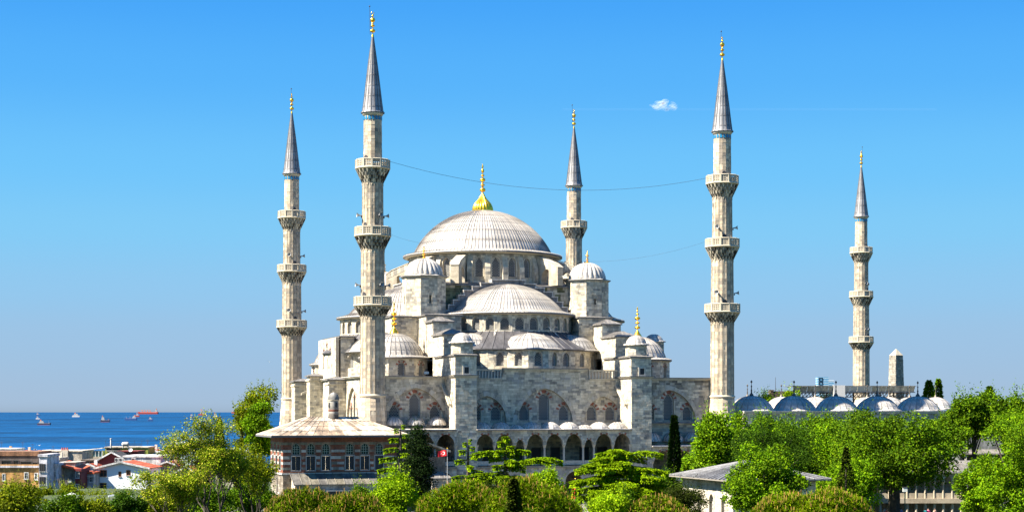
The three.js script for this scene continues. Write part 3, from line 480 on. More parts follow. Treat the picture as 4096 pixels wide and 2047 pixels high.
    // lead roof and its cupolas
    const r = new MB(); r.hexa([[x0, yRoof - .02, zf + .42], [x1, yRoof - .02, zf + .42], [x1, yRoof - .02, WZ], [x0, yRoof - .02, WZ], [x0, yRoof + .1, zf + .42], [x1, yRoof + .1, zf + .42], [x1, yRoof + .2, WZ], [x0, yRoof + .2, WZ]]); r.build('gallery_roof', mLead[3], mosque);
    new MB().box(x0, x1, yRoof - .1, yRoof + .03, zf + .43, zf + .5).build('lead_edge', mLeadDark, mosque);
    for (const [x, k] of domes) dome(mosque, 'gallery_cupola', [x, yRoof + .16 + (k || 0), (zf + WZ) / 2 + (flatDome ? .6 : -2.0)], flatDome ? [[dr + .1, -.4], [dr, .05], [dr * .93, .38], [dr * .7, .72], [dr * .36, .97], [.03, 1.06]] : capProfile(dr, dr * .92, 0, 8, .05), flatDome ? 8 : 16, { seam: .09, hgt: .05, joints: 1 });
  }
  arcade(15.7, 42.0, GZ, [[15.75, 18.47], [18.97, 21.72], [24.2, 26.85], [27.4, 30.1], [30.74, 33.42], [35.87, 38.55], [39.11, 41.75]], [[22.34, 23.56], [34.0, 35.27]], -2.93, [[16.4, 18.2], [19.6, 21.4], [24.6, 26.5], [30.6, 33.5], [36.3, 38.4]], { domes: [[17.2], [20.5], [23, -.45], [25.6], [28.8], [32.0], [34.7, -.45], [37.2], [40.4]] });
  arcade(1.5, 12.1, 6.1, [[1.9, 4.9], [5.4, 8.4], [8.9, 11.75]], [], -2.9, [[2, 4.6], [9, 11.6]], { domes: [[3.3, .55], [6.85, .55], [10.35, .55]], flatDome: false, dr: 1.5 });
  arcade(45.6, 58.8, GZ, [[46.0, 49.2], [49.8, 53], [53.6, 56.8]], [], -5.75, [[46.2, 48.8]], { domes: [[47.4, .6], [51.4, .6], [55.2, .6]], flatDome: false, dr: 1.75 });
  { const m = new MB(); m.box(45.7, 58.8, -2.0, -1.75, -1.2, -.4); m.build('lead_ledge', mLeadDark, mosque); }
  // doors in the shade of the galleries
  for (const x of [17.1, 20.4, 25.5, 28.8, 32.1, 37.2, 40.4]) { const d = part('gallery_door', mosque); d.position.set(x, -8.7, -4.54); new MB().box(-.7, .7, 0, 2.6, -.02, .06).build('leaf', mIron, d); mesh('frame', pierced(rect(-.85, .85, 0, 2.75), [rect(-.7, .7, .02, 2.6)], .12), mBronze, d); }
  // floodlights on the roofs
  for (const [x, y, z] of [[3.2, 6.9, -6.2], [9.2, 6.0, -1.6], [47.5, 6.0, -1.6]]) { const l = part('floodlight', mosque); l.position.set(x, y, z); new MB().box(-.35, .35, 0, .4, -.2, .2).build('lamp_housing', mat([.6, .6, .58], .4), l); new MB().tube([0, -1.2, 0], [0, 0, 0], .05, .05).build('bracket', mIron, l); }
}
// ---------- minarets ----------
function makeMinaret(label, ind) {
  const t = thing('minaret', label, 'minaret', [0, 0, 0], 0, 'tall minarets with three balconies');
  const N = 16, dA = 2 * Math.PI / N;
  // fluted shaft section: stones on each side of the polygon, thin ribs at the corners, arched flute heads
  function section(y0, y1, r0, r1, ribs, n) {
    const s = part('shaft', t); mesh('shaft_core', new THREE.CylinderGeometry(r1 - .02, r0 - .02, y1 - y0, N, 1, false, dA / 2), mCore, s).position.y = (y0 + y1) / 2;
    const all = [];
    for (let y = y0; y < y1 - .1;) { const h = Math.min(rr(.4, .62), y1 - y); for (let i = 0; i < N; i++) if (R() < .97) all.push([i, y + .012, y + h - .012, rr(-.005, .03), stoneCol(i * .9, y * 1.2).map((v, q) => v * [.90, .82, .76][q])]); y += h; }
    const rest = new MB(); let k = 0;
    for (const [i, a, b, pr, c] of all) {
      const an = i * dA + dA / 2, face = an - Math.PI * 2 * Math.round(an / (Math.PI * 2)), own = k < n && Math.abs(face) < 1.3 && R() < .3; if (own) k++;
      const m = own ? new MB() : rest, ra = lerp(r0, r1, (a - y0) / (y1 - y0)), rb = lerp(r0, r1, (b - y0) / (y1 - y0));
      const P = (ang, r, y) => [r * Math.sin(ang), y, r * Math.cos(ang)], e = dA / 2 * .97, f = 1 / Math.cos(dA / 2) ; const ca = (ra + pr) , cb = (rb + pr);
      const A = P(an - e, ca, a), B = P(an + e, ca, a), Cc = P(an + e, cb, b), D = P(an - e, cb, b), A2 = P(an - e, ra - .05, a), B2 = P(an + e, ra - .05, a), C2 = P(an + e, rb - .05, b), D2 = P(an - e, rb - .05, b);
      m.quad(A, B, Cc, D, c); m.quad(A2, B2, B, A, c); m.quad(D, Cc, C2, D2, c); m.quad(B, B2, C2, Cc, c); m.quad(A2, A, D, D2, c);
      if (own) m.build('stone', mStone, s);
    }
    rest.build('stonework', mStone, s).userData.kind = 'stuff';
    if (ribs) { const m = new MB(); for (let i = 0; i < N; i++) { const a = i * dA, P = (r, y, o) => [r * Math.sin(a + o / r), y, r * Math.cos(a + o / r)]; const q = (o, w, d) => m.hexa([P(r0 + d, y0, o - w), P(r0 + d, y0, o + w), P(r0 - .1, y0, o + w), P(r0 - .1, y0, o - w), P(r1 + d, y1 - .55, o - w), P(r1 + d, y1 - .55, o + w), P(r1 - .1, y1 - .55, o + w), P(r1 - .1, y1 - .55, o - w)]); q(-.1, .025, .035); q(.1, .025, .035);
        for (let j = 0; j < 4; j++) { const t0 = Math.PI * j / 4, t1 = Math.PI * (j + 1) / 4, hw = r1 * dA / 2 - .11, B = (tt) => { const o = a + dA / 2 - hw * Math.cos(tt) / r1, r = r1 + .03; return [r * Math.sin(o), y1 - .55 + .42 * Math.sin(tt), r * Math.cos(o)]; }; m.tube(B(t0), B(t1), .05, .05, undefined, 4); } }
      m.build('fluting', mCore, s); }
  }
  function balcony(yTop, yFloor, yEnd, rb, rs) {
    const b = part('balcony', t), M = 12, d2 = 2 * Math.PI / M, ap = rb * Math.cos(d2 / 2), hw = rb * Math.sin(d2 / 2) - .09, H = yTop - yFloor;
    const hol = []; for (let i = -2; i <= 2; i++) for (let j = 0; j < 3; j++) if (!(Math.abs(i) === 2)) hol.push([[i * .36 - .13, .3 + j * .31], [i * .36, .17 + j * .31], [i * .36 + .13, .3 + j * .31], [i * .36, .44 + j * .31]]);
    const g = pierced(rect(-hw, hw, .04, H - .12), hol, .09), post = new THREE.BoxGeometry(.2, H + .06, .24);
    for (let i = 0; i < M; i++) { const a = i * d2; const p = mesh('parapet_panel', g, mCore, b); p.position.set((ap - .1) * Math.sin(a), yFloor, (ap - .1) * Math.cos(a)); p.rotation.y = a; const q = mesh('post', post, mTrim, b); q.position.set((rb - .06) * Math.sin(a + d2 / 2), (yFloor + yTop) / 2, (rb - .06) * Math.cos(a + d2 / 2)); q.rotation.y = a + d2 / 2; }
    const rail = new THREE.TorusGeometry(rb - .03, .09, 4, M, Math.PI * 2); rail.rotateX(Math.PI / 2); rail.rotateY(d2 / 2 + Math.PI / 2); mesh('rail', rail, mTrim, b).position.y = yTop - .06;
    mesh('floor', lathe([[rs - .1, yFloor], [rb + .06, yFloor], [rb + .1, yFloor - .12], [rb - .04, yFloor - .3], [rs - .1, yFloor - .3]], 24), mTrim, b);
    // stalactite corbels in tiers, some blackened by soot
    mesh('corbel_core', lathe([[rs - .05, yEnd], [rs + .02, yEnd + .1], [lerp(rs, rb, .35) - .12, lerp(yEnd, yFloor, .4)], [lerp(rs, rb, .8) - .2, yFloor - .35], [rs, yFloor - .3]], 24), mCore, b);
    const tiers = 4, cm = new MB(), hgt = (yFloor - .3 - yEnd) / tiers;
    for (let j = 0; j < tiers; j++) { const y1 = yFloor - .3 - j * hgt, f = 1 - (j + .2) / (tiers + .2), r1 = lerp(rs, rb, f) + .02, r0 = lerp(rs, rb, f - .26); const n = 22;
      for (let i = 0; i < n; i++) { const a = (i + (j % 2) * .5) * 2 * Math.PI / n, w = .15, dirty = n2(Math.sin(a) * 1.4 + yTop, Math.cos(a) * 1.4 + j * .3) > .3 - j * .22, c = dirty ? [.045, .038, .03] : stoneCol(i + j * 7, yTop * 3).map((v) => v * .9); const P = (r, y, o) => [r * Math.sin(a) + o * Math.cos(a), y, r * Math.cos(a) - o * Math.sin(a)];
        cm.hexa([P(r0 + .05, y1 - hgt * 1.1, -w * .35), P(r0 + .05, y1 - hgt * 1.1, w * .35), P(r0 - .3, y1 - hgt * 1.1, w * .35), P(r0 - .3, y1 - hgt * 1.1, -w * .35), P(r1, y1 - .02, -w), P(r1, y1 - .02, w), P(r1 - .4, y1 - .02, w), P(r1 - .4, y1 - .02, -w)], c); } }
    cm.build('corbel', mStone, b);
  }
  section(40, 46.7, 1.48, 1.44, false, ind); balcony(39.75, 38.45, 36.1, 2.72, 1.68);
  section(29.3, 36.2, 1.68, 1.64, true, ind); balcony(29.1, 27.8, 25.6, 2.86, 1.88);
  section(18.2, 25.7, 1.9, 1.84, true, ind); balcony(18.1, 16.8, 15.0, 2.97, 1.98);
  section(2.7, 15.1, 1.98, 1.94, true, ind);
  section(39.7, 40.05, 1.5, 1.5, false, 0); section(29.0, 29.35, 1.7, 1.7, false, 0); section(18, 18.25, 1.92, 1.92, false, 0);
  mesh('base_moulding', lathe([[1.9, 2.2], [2.12, 2.3], [2.22, 2.5], [2.1, 2.62], [1.95, 2.75]], 16), mTrim, t);
  section(-3.2, 2.25, 2.5, 2.02, false, ind); section(-15, -3.2, 2.75, 2.5, false, 0);
  // tile band, spire, finial
  { const m = part('tile_band', t); for (let i = 0; i < N; i++) { const a = (i + .5) * dA, p = mesh('blue_tile', pierced(arch(0, 0, .4, .62).pts(4), [], .05), mTile, m); p.position.set(1.44 * Math.sin(a), 46.0, 1.44 * Math.cos(a)); p.rotation.y = a; } }
  mesh('spire_cornice', lathe([[1.4, 46.65], [1.55, 46.75], [1.68, 46.95], [1.72, 47.15], [1.4, 47.2]], 24), mTrim, t);
  { const s = part('spire', t), prof = [[1.84, 47.12], [1.86, 47.22], [1.66, 47.42]]; for (let i = 1; i <= 8; i++) prof.push([lerp(1.62, .17, i / 8) + .02 * Math.sin(i * .4), lerp(47.5, 59.3, i / 8)]);
    const g = goreGeo(prof, dA, { seam: .09, hgt: .06, joints: 6 }); for (let i = 0; i < N; i++) mesh('lead_panel', g, mSpire[i % 3], s).rotation.y = i * dA; }
  { const f = part('finial', t); mesh('gilded_beads', lathe([[.2, 59.2], [.16, 59.5], ...bead(60.2, .44, .3), [.15, 60.6], ...bead(61.0, .34, .2), [.14, 61.3], [.18, 61.4], ...bead(61.9, .4, .42), [.1, 62.35], ...bead(62.6, .2, .16), [.06, 62.8]], 14), mGold, f);
    const cr = mesh('crescent', new THREE.TorusGeometry(.2, .05, 6, 14, 5.2), mGold, f); cr.position.y = 63.02; cr.rotation.z = 2.1; }
  { const a = part('aerial', t), m = new MB(); m.tube([-.42, 59.6, 0], [-.5, 64.0, 0], .035, .03); for (const y of [60.8, 61.6, 62.4]) m.tube([-.46, y, 0], [.0, y, 0], .025, .025); m.build('aerial_rod', mIron, a); mesh('aerial_tip', new THREE.SphereGeometry(.12, 8, 6), mIron, a).position.set(-.5, 64.05, 0); }
  // doors to the balconies and horn loudspeakers
  for (const [y, r] of [[38.5, 1.5], [27.9, 1.68], [16.9, 1.92]]) { const d = mesh('balcony_door', pierced(arch(0, 0, .7, 1.9).pts(), [], .1), mIron, t); d.position.set((r - .02) * Math.sin(-1.0), y, (r - .02) * Math.cos(-1.0)); d.rotation.y = -1.0; }
  for (const [y, r] of [[30.9, 1.75], [19.9, 1.98]]) for (const a of [-1.55, .35, 1.5]) { const h = part('horn_speaker', t); h.position.set(r * Math.sin(a), y, r * Math.cos(a)); h.rotation.y = a; const g = lathe([[.08, 0], [.1, .35], [.18, .6], [.36, .82], [.34, .83], [.12, .5]], 12); g.rotateX(Math.PI / 2); mesh('horn', g, mat([.30, .31, .32], .5), h).rotation.x = -.1; new MB().box(-.08, .08, -.35, .05, -.02, .14).build('bracket', mIron, h); }
  return t;
}
const mSpire = [[.30, .315, .35], [.34, .35, .375], [.27, .28, .31]].map((c) => mat(c, .5, { map: leadTex, metalness: .15, vertexColors: true }));
{
  const m0 = makeMinaret('nearest and tallest minaret, left of the great dome, in front of the hall corner', 26), place = (o, X, Z, turn) => { const p = LW(X, 0, Z); o.position.copy(p); o.rotation.y = turn; };
  place(m0, 0, 0, TH);
  const P = (X, Z) => { const p = LW(X, 0, Z); return [p.x, 0, p.z]; };
  copyOf(m0, P(0, -72.7), TH + Math.PI / 8 * 3, 'leftmost minaret, at the far corner of the bright sunlit side wall');
  copyOf(m0, P(60.4, 0), TH + Math.PI / 8 * 2, 'minaret right of the great dome, at the right end of the front wall');
  copyOf(m0, P(59.6, -72.7), TH + Math.PI / 8, 'minaret rising just behind the right flank of the great dome');
  const far = at(3447, 1645, 414); copyOf(m0, [far.x, 0, far.z], TH + Math.PI / 8 * 4, 'rightmost distant minaret behind the courtyard domes and steel canopy');
}
// wires slung between the minarets
function wire(a, b, sag, label, thin = .012) { const m = new MB(), n = 24; let p = null; for (let i = 0; i <= n; i++) { const t = i / n, q = [lerp(a.x, b.x, t), lerp(a.y, b.y, t) - sag * 4 * t * (1 - t), lerp(a.z, b.z, t)]; if (p) m.tube(p, q, thin, thin, undefined, 4); p = q; } tag(m.build('wire', mIron, scene), label, 'wire', 'wires between the minarets'); }
wire(LW(1.5, 39.9, .3), LW(59.0, 39.6, 0), 3.5, 'long sagging wire high in the sky between the two front minarets', .024);
wire(LW(1.7, 28.6, -.3), LW(22, 30.2, -30), 1.0, 'short wire from the nearest minaret down to the great dome');
wire(LW(58.7, 29, -.3), LW(44.3, 27.4, -30), 1.2, 'thin wire from the right front minaret to the turret side of the dome');
// ---------- courtyard to the right of the hall ----------
{
  const P = LW(0, 0, 0), yard = thing('courtyard_building', 'long courtyard wing right of the hall roofed with a row of lead domes', 'courtyard', [P.x, 0, P.z], TH);
  const w = 51;
  const holes = []; for (let x = 66; x < 106; x += 2.7) { holes.push(arch(x, -3.6, 1.0, 1.9)); }
  facade(yard, [0, 0, 2.3], 0, rect(63.2, 107.6, -15, -.35), holes, { nInd: 40, depth: .6, name: 'courtyard_wall' });
  for (const h of holes) addWindow(yard, [h.cx, -3.6, 2.3], 0, 1.0, 1.9, '', .26);
  new MB().box(63.4, 107.4, -15, -.4, -5.8, 1.6).build('wing_core', mCore, yard);
  new MB().box(63.2, 107.8, -.34, -.05, -6, 2.6).build('cornice', mTrim, yard);
  new MB().box(63.2, 107.8, -.045, .08, -6, 2.7).build('lead_edge', mLead[3], yard);
  new MB().box(63.2, 122, -15, .35, -72, -63.5).build('far_wing', mCore, yard);
  const prof = [[4.15, -.1], [4.17, .05], [4.0, .2], ...capProfile(3.85, 2.45, 0, 9, .05).map(([a, b]) => [a, b + .12])], bprof = [[.42, 0], [.36, .25], [.16, .5], [.1, .8], [.17, .95], [.1, 1.1], [.07, 1.5], [.14, 1.7], [.05, 1.9], [.04, 2.2], [.2, 2.45], [.03, 2.75]];
  const put = (x, z, k, far) => { dome(yard, far ? 'far_arcade_dome' : 'arcade_dome', [x, far ? .45 : .1, z], far ? prof.map(([a, b]) => [a * .95, b * 1.05]) : prof, far ? 14 : 20, { seam: .09, hgt: .06, joints: 2 }); const f = mesh('bronze_finial', lathe(bprof, 10), mBronze, yard); f.position.set(x, far ? 3.05 : 2.6, z); };
  for (let i = 0; i < 5; i++) put(66.76 + 8.07 * i, -2.0, i);
  for (const px of [2991, 3127, 3263, 3471, 3558, 3641, 3745]) { const t = (px - CX) / F, Z = -68, X = (t * (-NL[1] - Z * CT) - NL[0] - Z * ST) / (CT - t * ST); put(X, Z, 0, true); }
}
// ---------- brick and stone pavilion in front of the nearest minaret ----------
{
  const P = LW(0, 0, 0), h = thing('pavilion', 'striped brick and stone pavilion with broad hipped roof below the nearest minaret', 'pavilion', [P.x, 0, P.z], TH);
  const x0 = -16.9, x1 = .3, zf = 15, zb = 4.2, yt = -3.75, yb = -9.05;
  const mSheet = [[.50, .405, .30], [.64, .54, .43], [.38, .285, .195]].map((c) => mat(c, .55, { map: grimeTex, metalness: .05 }));
  // windows: arched upper lights over shuttered rectangular openings
  const wx = [-14.95, -12.75, -10.5, -6.9, -4.6, -2.4].map((x) => x), shutters = mat([.014, .017, .024], .5), mint = mat([.30, .40, .36], .6), pane = mat([.02, .035, .035], .12);
  const openF = wx.flatMap((x) => [arch(x, -6.35, 1.06, 1.62), { pts: () => rect(x - .62, x + .62, -8.7, -6.62), has: (u, v, g = 0) => u > x - .62 - g && u < x + .62 + g && v > -8.7 - g && v < -6.62 + g }]);
  // striped wall of brick and stone courses, each stone course made of blocks
  const course = (o, u, n, W, inside, par) => {
    const bricks = [], stones = []; const bands = [[-9.05, -8.65, 0], [-8.65, -8.25, 1], [-8.25, -7.85, 0], [-7.85, -7.45, 1], [-7.45, -7.05, 0], [-7.05, -6.6, 1], [-6.6, -6.05, 0], [-6.05, -5.65, 1], [-5.65, -4.95, 0], [-4.95, -4.55, 2], [-4.55, -3.75, 0]];
    for (const [a, b, k] of bands) { if (!k) for (const q of stoneList(W, b - a, (s, v) => inside(s, v + a), { ch: .1, l0: .28, l1: .5, col: () => { const j = rr(.7, 1.25); return [.235 * j, .075 * j, .045 * j]; } })) bricks.push({ ...q, c: q.c + a + .0, d: q.d + a, pr: .02 });
      else for (const q of stoneList(W, b - a, (s, v) => inside(s, v + a), { ch: .42, l0: .7, l1: 1.6, col: () => { const j = rr(.7, 1.15), g = R() < .3 || k === 2; return g ? [.20 * j, .19 * j, .16 * j] : [.42 * j, .415 * j, .40 * j]; } })) stones.push({ ...q, c: q.c + a, d: q.d + a, pr: .035 }); }
    const fix = (L) => L.map((q) => ({ ...q, c: q.c - yb, d: q.d - yb })); putStones(par, [o[0], yb, o[2]], u, n, fix(stones), 45);
    const bw = new MB(); for (const q of fix(bricks)) bw.slab([o[0], yb, o[2]], u, [0, 1, 0], n, q.a, q.b, q.c, q.d, -.01, q.pr, q.k); bw.build('brickwork', mStone, par).userData.kind = 'stuff';
  };
  const mMort = mat([.30, .22, .17], .95, { map: grimeTex });
  const fw = part('front_wall', h), g0 = pierced(rect(x0, x1, yb, yt), openF.map((q) => q.pts(6)), .5); g0.translate(0, 0, zf - .5); mesh('wall_body', g0, mMort, fw);
  course([x0, 0, zf], [1, 0, 0], [0, 0, 1], x1 - x0, (s, v) => !openF.some((q) => q.has(s + x0, v, .12)), fw);
  const sideO = [6.4, 9.5, 12.6].flatMap((z) => [arch(z, -6.35, 1.06, 1.62), { z, pts: () => rect(z - .62, z + .62, -8.7, -6.62), has: (u, v, g = 0) => u > z - .62 - g && u < z + .62 + g && v > -8.7 - g && v < -6.62 + g }]);
  const sw = part('side_wall', h), g1 = pierced(rect(zb, zf, yb, yt), sideO.map((q) => q.pts(6)), .5); g1.rotateY(-Math.PI / 2); g1.translate(x0 + .5, 0, 0); mesh('wall_body', g1, mMort, sw);
  course([x0, 0, zb], [0, 0, 1], [-1, 0, 0], zf - zb, (s, v) => !sideO.some((q) => q.has(s + zb, v, .12)), sw);
  const winAt = (pos, turn) => { // mullioned arched light and a pair of shutters below
    const w = part('arched_window', h); w.position.set(...pos); w.rotation.y = turn; const A = arch(0, -6.35, 1.06, 1.62);
    mesh('pane', pierced(A.pts(), [], .03), pane, w).position.z = -.32; const fr = mesh('frame', pierced(arch(0, -6.4, 1.2, 1.76).pts(), [arch(0, -6.33, 1.0, 1.56).pts()], .08), mint, w); fr.position.z = -.1;
    const gl = new MB(); for (const x of [-.18, .18]) gl.box(x - .025, x + .025, -6.33, -4.9, -.28, -.22); for (const y of [-5.95, -5.6, -5.25]) gl.box(-.5, .5, y - .025, y + .025, -.27, -.21); gl.build('glazing_bar', mint, w);
    const s = part('shuttered_window', h); s.position.set(...pos); s.rotation.y = turn; for (const k of [-1, 1]) { const l = new MB(); l.box(k > 0 ? .02 : -.6, k > 0 ? .6 : -.02, -8.68, -6.64, -.3, -.22); for (const y of [-8.4, -7.7, -7.1]) l.box(k > 0 ? .12 : -.5, k > 0 ? .5 : -.12, y - .2, y + .22, -.22, -.18); l.build('shutter', shutters, s); }
    const sf = mesh('frame', pierced(rect(-.74, .74, -8.82, -6.5), [rect(-.63, .63, -8.7, -6.62)], .12), mat([.30, .30, .31], .8), s); sf.position.z = -.06;
  };
  for (const x of wx) winAt([x, 0, zf], 0); for (const z of [6.4, 9.5, 12.6]) winAt([x0, 0, z], -Math.PI / 2);
  // lower storey
  new MB().box(x0 - .2, x1, yb - .28, yb - .01, zb, zf + .2).build('string_course', mMarble, h);
  const lw = part('lower_wall', h); new MB().box(x0 + .05, x1, -15.2, yb - .28, zb, zf - .05).build('wall_body', mat([.17, .145, .12], .95, { map: grimeTex }), lw);
  const brown = () => { const j = rr(.75, 1.2); return R() < .3 ? [.28 * j, .26 * j, .23 * j] : [.19 * j, .16 * j, .13 * j]; };
  putStones(lw, [x0 + .05, -15, zf - .05], [1, 0, 0], [0, 0, 1], stoneList(x1 - x0, 5.6, null, { col: brown }), 10); putStones(lw, [x0 + .05, -15, zb], [0, 0, 1], [-1, 0, 0], stoneList(zf - zb, 5.6, null, { col: brown }), 20);
  for (const z of [8.5, 11.8]) { const w = part('barred_window', h); w.position.set(x0 + .02, -14.2, z); w.rotation.y = -Math.PI / 2; new MB().box(-.5, .5, 0, 2, -.1, .02).build('pane', mDark, w); mesh('frame', pierced(rect(-.7, .7, -.2, 2.2), [rect(-.48, .48, .02, 1.98)], .14), mMarble, w); const b = new MB(); for (const q of [-.3, -.1, .1, .3]) b.tube([q, 0, .08], [q, 2, .08], .02, .02, undefined, 4); b.build('bar', mIron, w); }
  { const w = part('niche', h); w.position.set(x0 + .02, -12.2, 10); w.rotation.y = -Math.PI / 2; mesh('niche_back', pierced(arch(0, 0, .7, 2.6).pts(), [], .06), mat([.05, .045, .04], 1), w); }
  // hipped roof of sheets
  const e = 2.0, rx0 = x0 - e, rx1 = x1 + 1.6, rz0 = zb - 1.6, rz1 = zf + e, ye = -3.6, yr = -.85, rdx0 = -12.2, rdx1 = -4.7, rdz = 9.4, roof = part('roof', h);
  const sheet = (pA, pB, pC, pD, n, rows) => { // slope between the eave A-B and the ridge D-C, in panels
    for (let i = 0; i < n; i++) for (let j = 0; j < rows; j++) { const Q = (u, v) => { const a = [0, 1, 2].map((k) => lerp(pA[k], pB[k], u)), b = [0, 1, 2].map((k) => lerp(pD[k], pC[k], u)); return [0, 1, 2].map((k) => lerp(a[k], b[k], v)); }; const m = new MB(), u0 = i / n, u1 = (i + 1) / n, v0 = j / rows, v1 = (j + 1) / rows, up = (p, d) => [p[0], p[1] + d, p[2]]; const a = Q(u0, v0), b = Q(u1, v0), c = Q(u1, v1), d = Q(u0, v1); m.quad(up(a, .1), up(b, .1), up(c, .02), up(d, .02)); m.quad(up(a, -.02), up(b, -.02), up(b, .1), up(a, .1)); m.tube(up(a, .07), up(d, .05), .06, .06, undefined, 4); m.build('roof_sheet', mSheet[Math.floor(R() * 3)], roof); } };
  const A = [rx0, ye, rz1], B = [rx1, ye, rz1], C = [rx1, ye, rz0], D = [rx0, ye, rz0], E0 = [rdx0, yr, rdz], E1 = [rdx1, yr, rdz];
  sheet(A, B, E1, E0, 17, 4); sheet(D, A, E0, E0, 10, 3); sheet(C, D, E0, E1, 10, 2); sheet(B, C, E1, E1, 8, 3);
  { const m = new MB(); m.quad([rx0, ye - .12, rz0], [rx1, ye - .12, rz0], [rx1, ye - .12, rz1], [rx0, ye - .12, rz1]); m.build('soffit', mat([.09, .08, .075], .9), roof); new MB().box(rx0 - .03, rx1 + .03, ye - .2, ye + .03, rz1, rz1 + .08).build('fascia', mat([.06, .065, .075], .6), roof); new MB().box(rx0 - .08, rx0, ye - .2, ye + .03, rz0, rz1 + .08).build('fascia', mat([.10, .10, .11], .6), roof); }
  // chimney turret with a domed cap
  { const c = part('chimney', h); c.position.set(-8.3, -1.3, 9.8); const bands = [[0, .9, [.16, .14, .12]], [.9, 1.25, [.40, .38, .34]], [1.25, 1.6, [.20, .075, .05]], [1.6, 2.9, [.36, .34, .30]]]; for (const [a, b, k] of bands) mesh('chimney_shaft', new THREE.CylinderGeometry(.8, .8, b - a - .01, 8), mat(k, .9, { map: grimeTex }), c).position.y = (a + b) / 2; mesh('chimney_collar', new THREE.CylinderGeometry(.92, .86, .18, 8), mTrim, c).position.y = 2.98; mesh('chimney_cap', lathe([[.88, 3.07], [.86, 3.4], [.7, 3.8], [.4, 4.05], [.1, 4.15], [.02, 4.25]], 12), mat([.30, .29, .27], .9, { map: grimeTex }), c); for (let i = 0; i < 8; i += 2) { const a = i * Math.PI / 4 + .4, d = mesh('smoke_slot', pierced(arch(0, 0, .3, .75).pts(4), [], .06), mDark, c); d.position.set(.76 * Math.sin(a), 1.9, .76 * Math.cos(a)); d.rotation.y = a; } }
  // lean-to along the front
  { const l = part('lean_to', h), lx0 = -15.9, lx1 = -3.2, lz = 18.4; new MB().box(lx0 + .3, lx1, -15.2, -10.75, zf, lz - .35).build('wall_body', mat([.32, .33, .33], .9, { map: grimeTex }), l);
    for (let i = 0; i < 10; i++) { const a = lerp(lx0, lx1, i / 10), b = lerp(lx0, lx1, (i + 1) / 10), m = new MB(); m.hexa([[a, -10.8, lz], [b, -10.8, lz], [b, -9.25, zf + .02], [a, -9.25, zf + .02], [a, -10.65, lz], [b, -10.65, lz], [b, -9.1, zf + .02], [a, -9.1, zf + .02]]); m.tube([a + .03, -10.6, lz], [a + .03, -9.06, zf + .05], .05, .05, undefined, 4); m.build('roof_sheet', mat([.15 + .02 * (i % 3), .14 + .015 * (i % 3), .125], .7, { map: grimeTex }), l); }
    new MB().hexa([[lx0 + .28, -15, lz - .35], [lx0 + .3, -15, lz - .35], [lx0 + .3, -15, zf], [lx0 + .28, -15, zf], [lx0 + .28, -10.8, lz - .35], [lx0 + .3, -10.8, lz - .35], [lx0 + .3, -9.3, zf], [lx0 + .28, -9.3, zf]]);
    { const m = new MB(); m.tri([lx0 + .25, -10.78, lz - .3], [lx0 + .25, -10.78, zf], [lx0 + .25, -9.2, zf]); m.quad([lx0 + .25, -15, lz - .3], [lx0 + .25, -15, zf], [lx0 + .25, -10.78, zf], [lx0 + .25, -10.78, lz - .3]); m.build('gable_wall', mTrim, l); }
    for (const x of [-9.6, -6.4]) { const w = part('lean_to_window', h); w.position.set(x, -13.6, lz - .33); new MB().box(-1.3, 1.3, 0, 1.9, -.1, .01).build('pane', mDark, w); const f = mesh('frame', pierced(rect(-1.5, 1.5, -.2, 2.1), [rect(-1.28, 1.28, .02, 1.88)], .1), mMarble, w); } }
  // roofed ramp towards the arcade and a small stone annex
  { const m = new MB(); m.hexa([[1.9, -3.9, 15.5], [8.6, -6.2, 15.5], [8.6, -6.2, 10], [1.9, -3.9, 10], [1.9, -3.6, 15.5], [8.6, -5.9, 15.5], [8.6, -5.9, 10], [1.9, -3.6, 10]]); m.build('ramp_roof', mSheet[0], h); new MB().box(.3, 8, -15, -6.9, 10.5, 14.5).build('ramp_wall', mMort, h);
    block(h, 5.2, 8.2, -15, -10.2, 14.6, 17.2, { name: 'stone_annex', cap: .9, nInd: 12, sides: 'flr' }); }
}
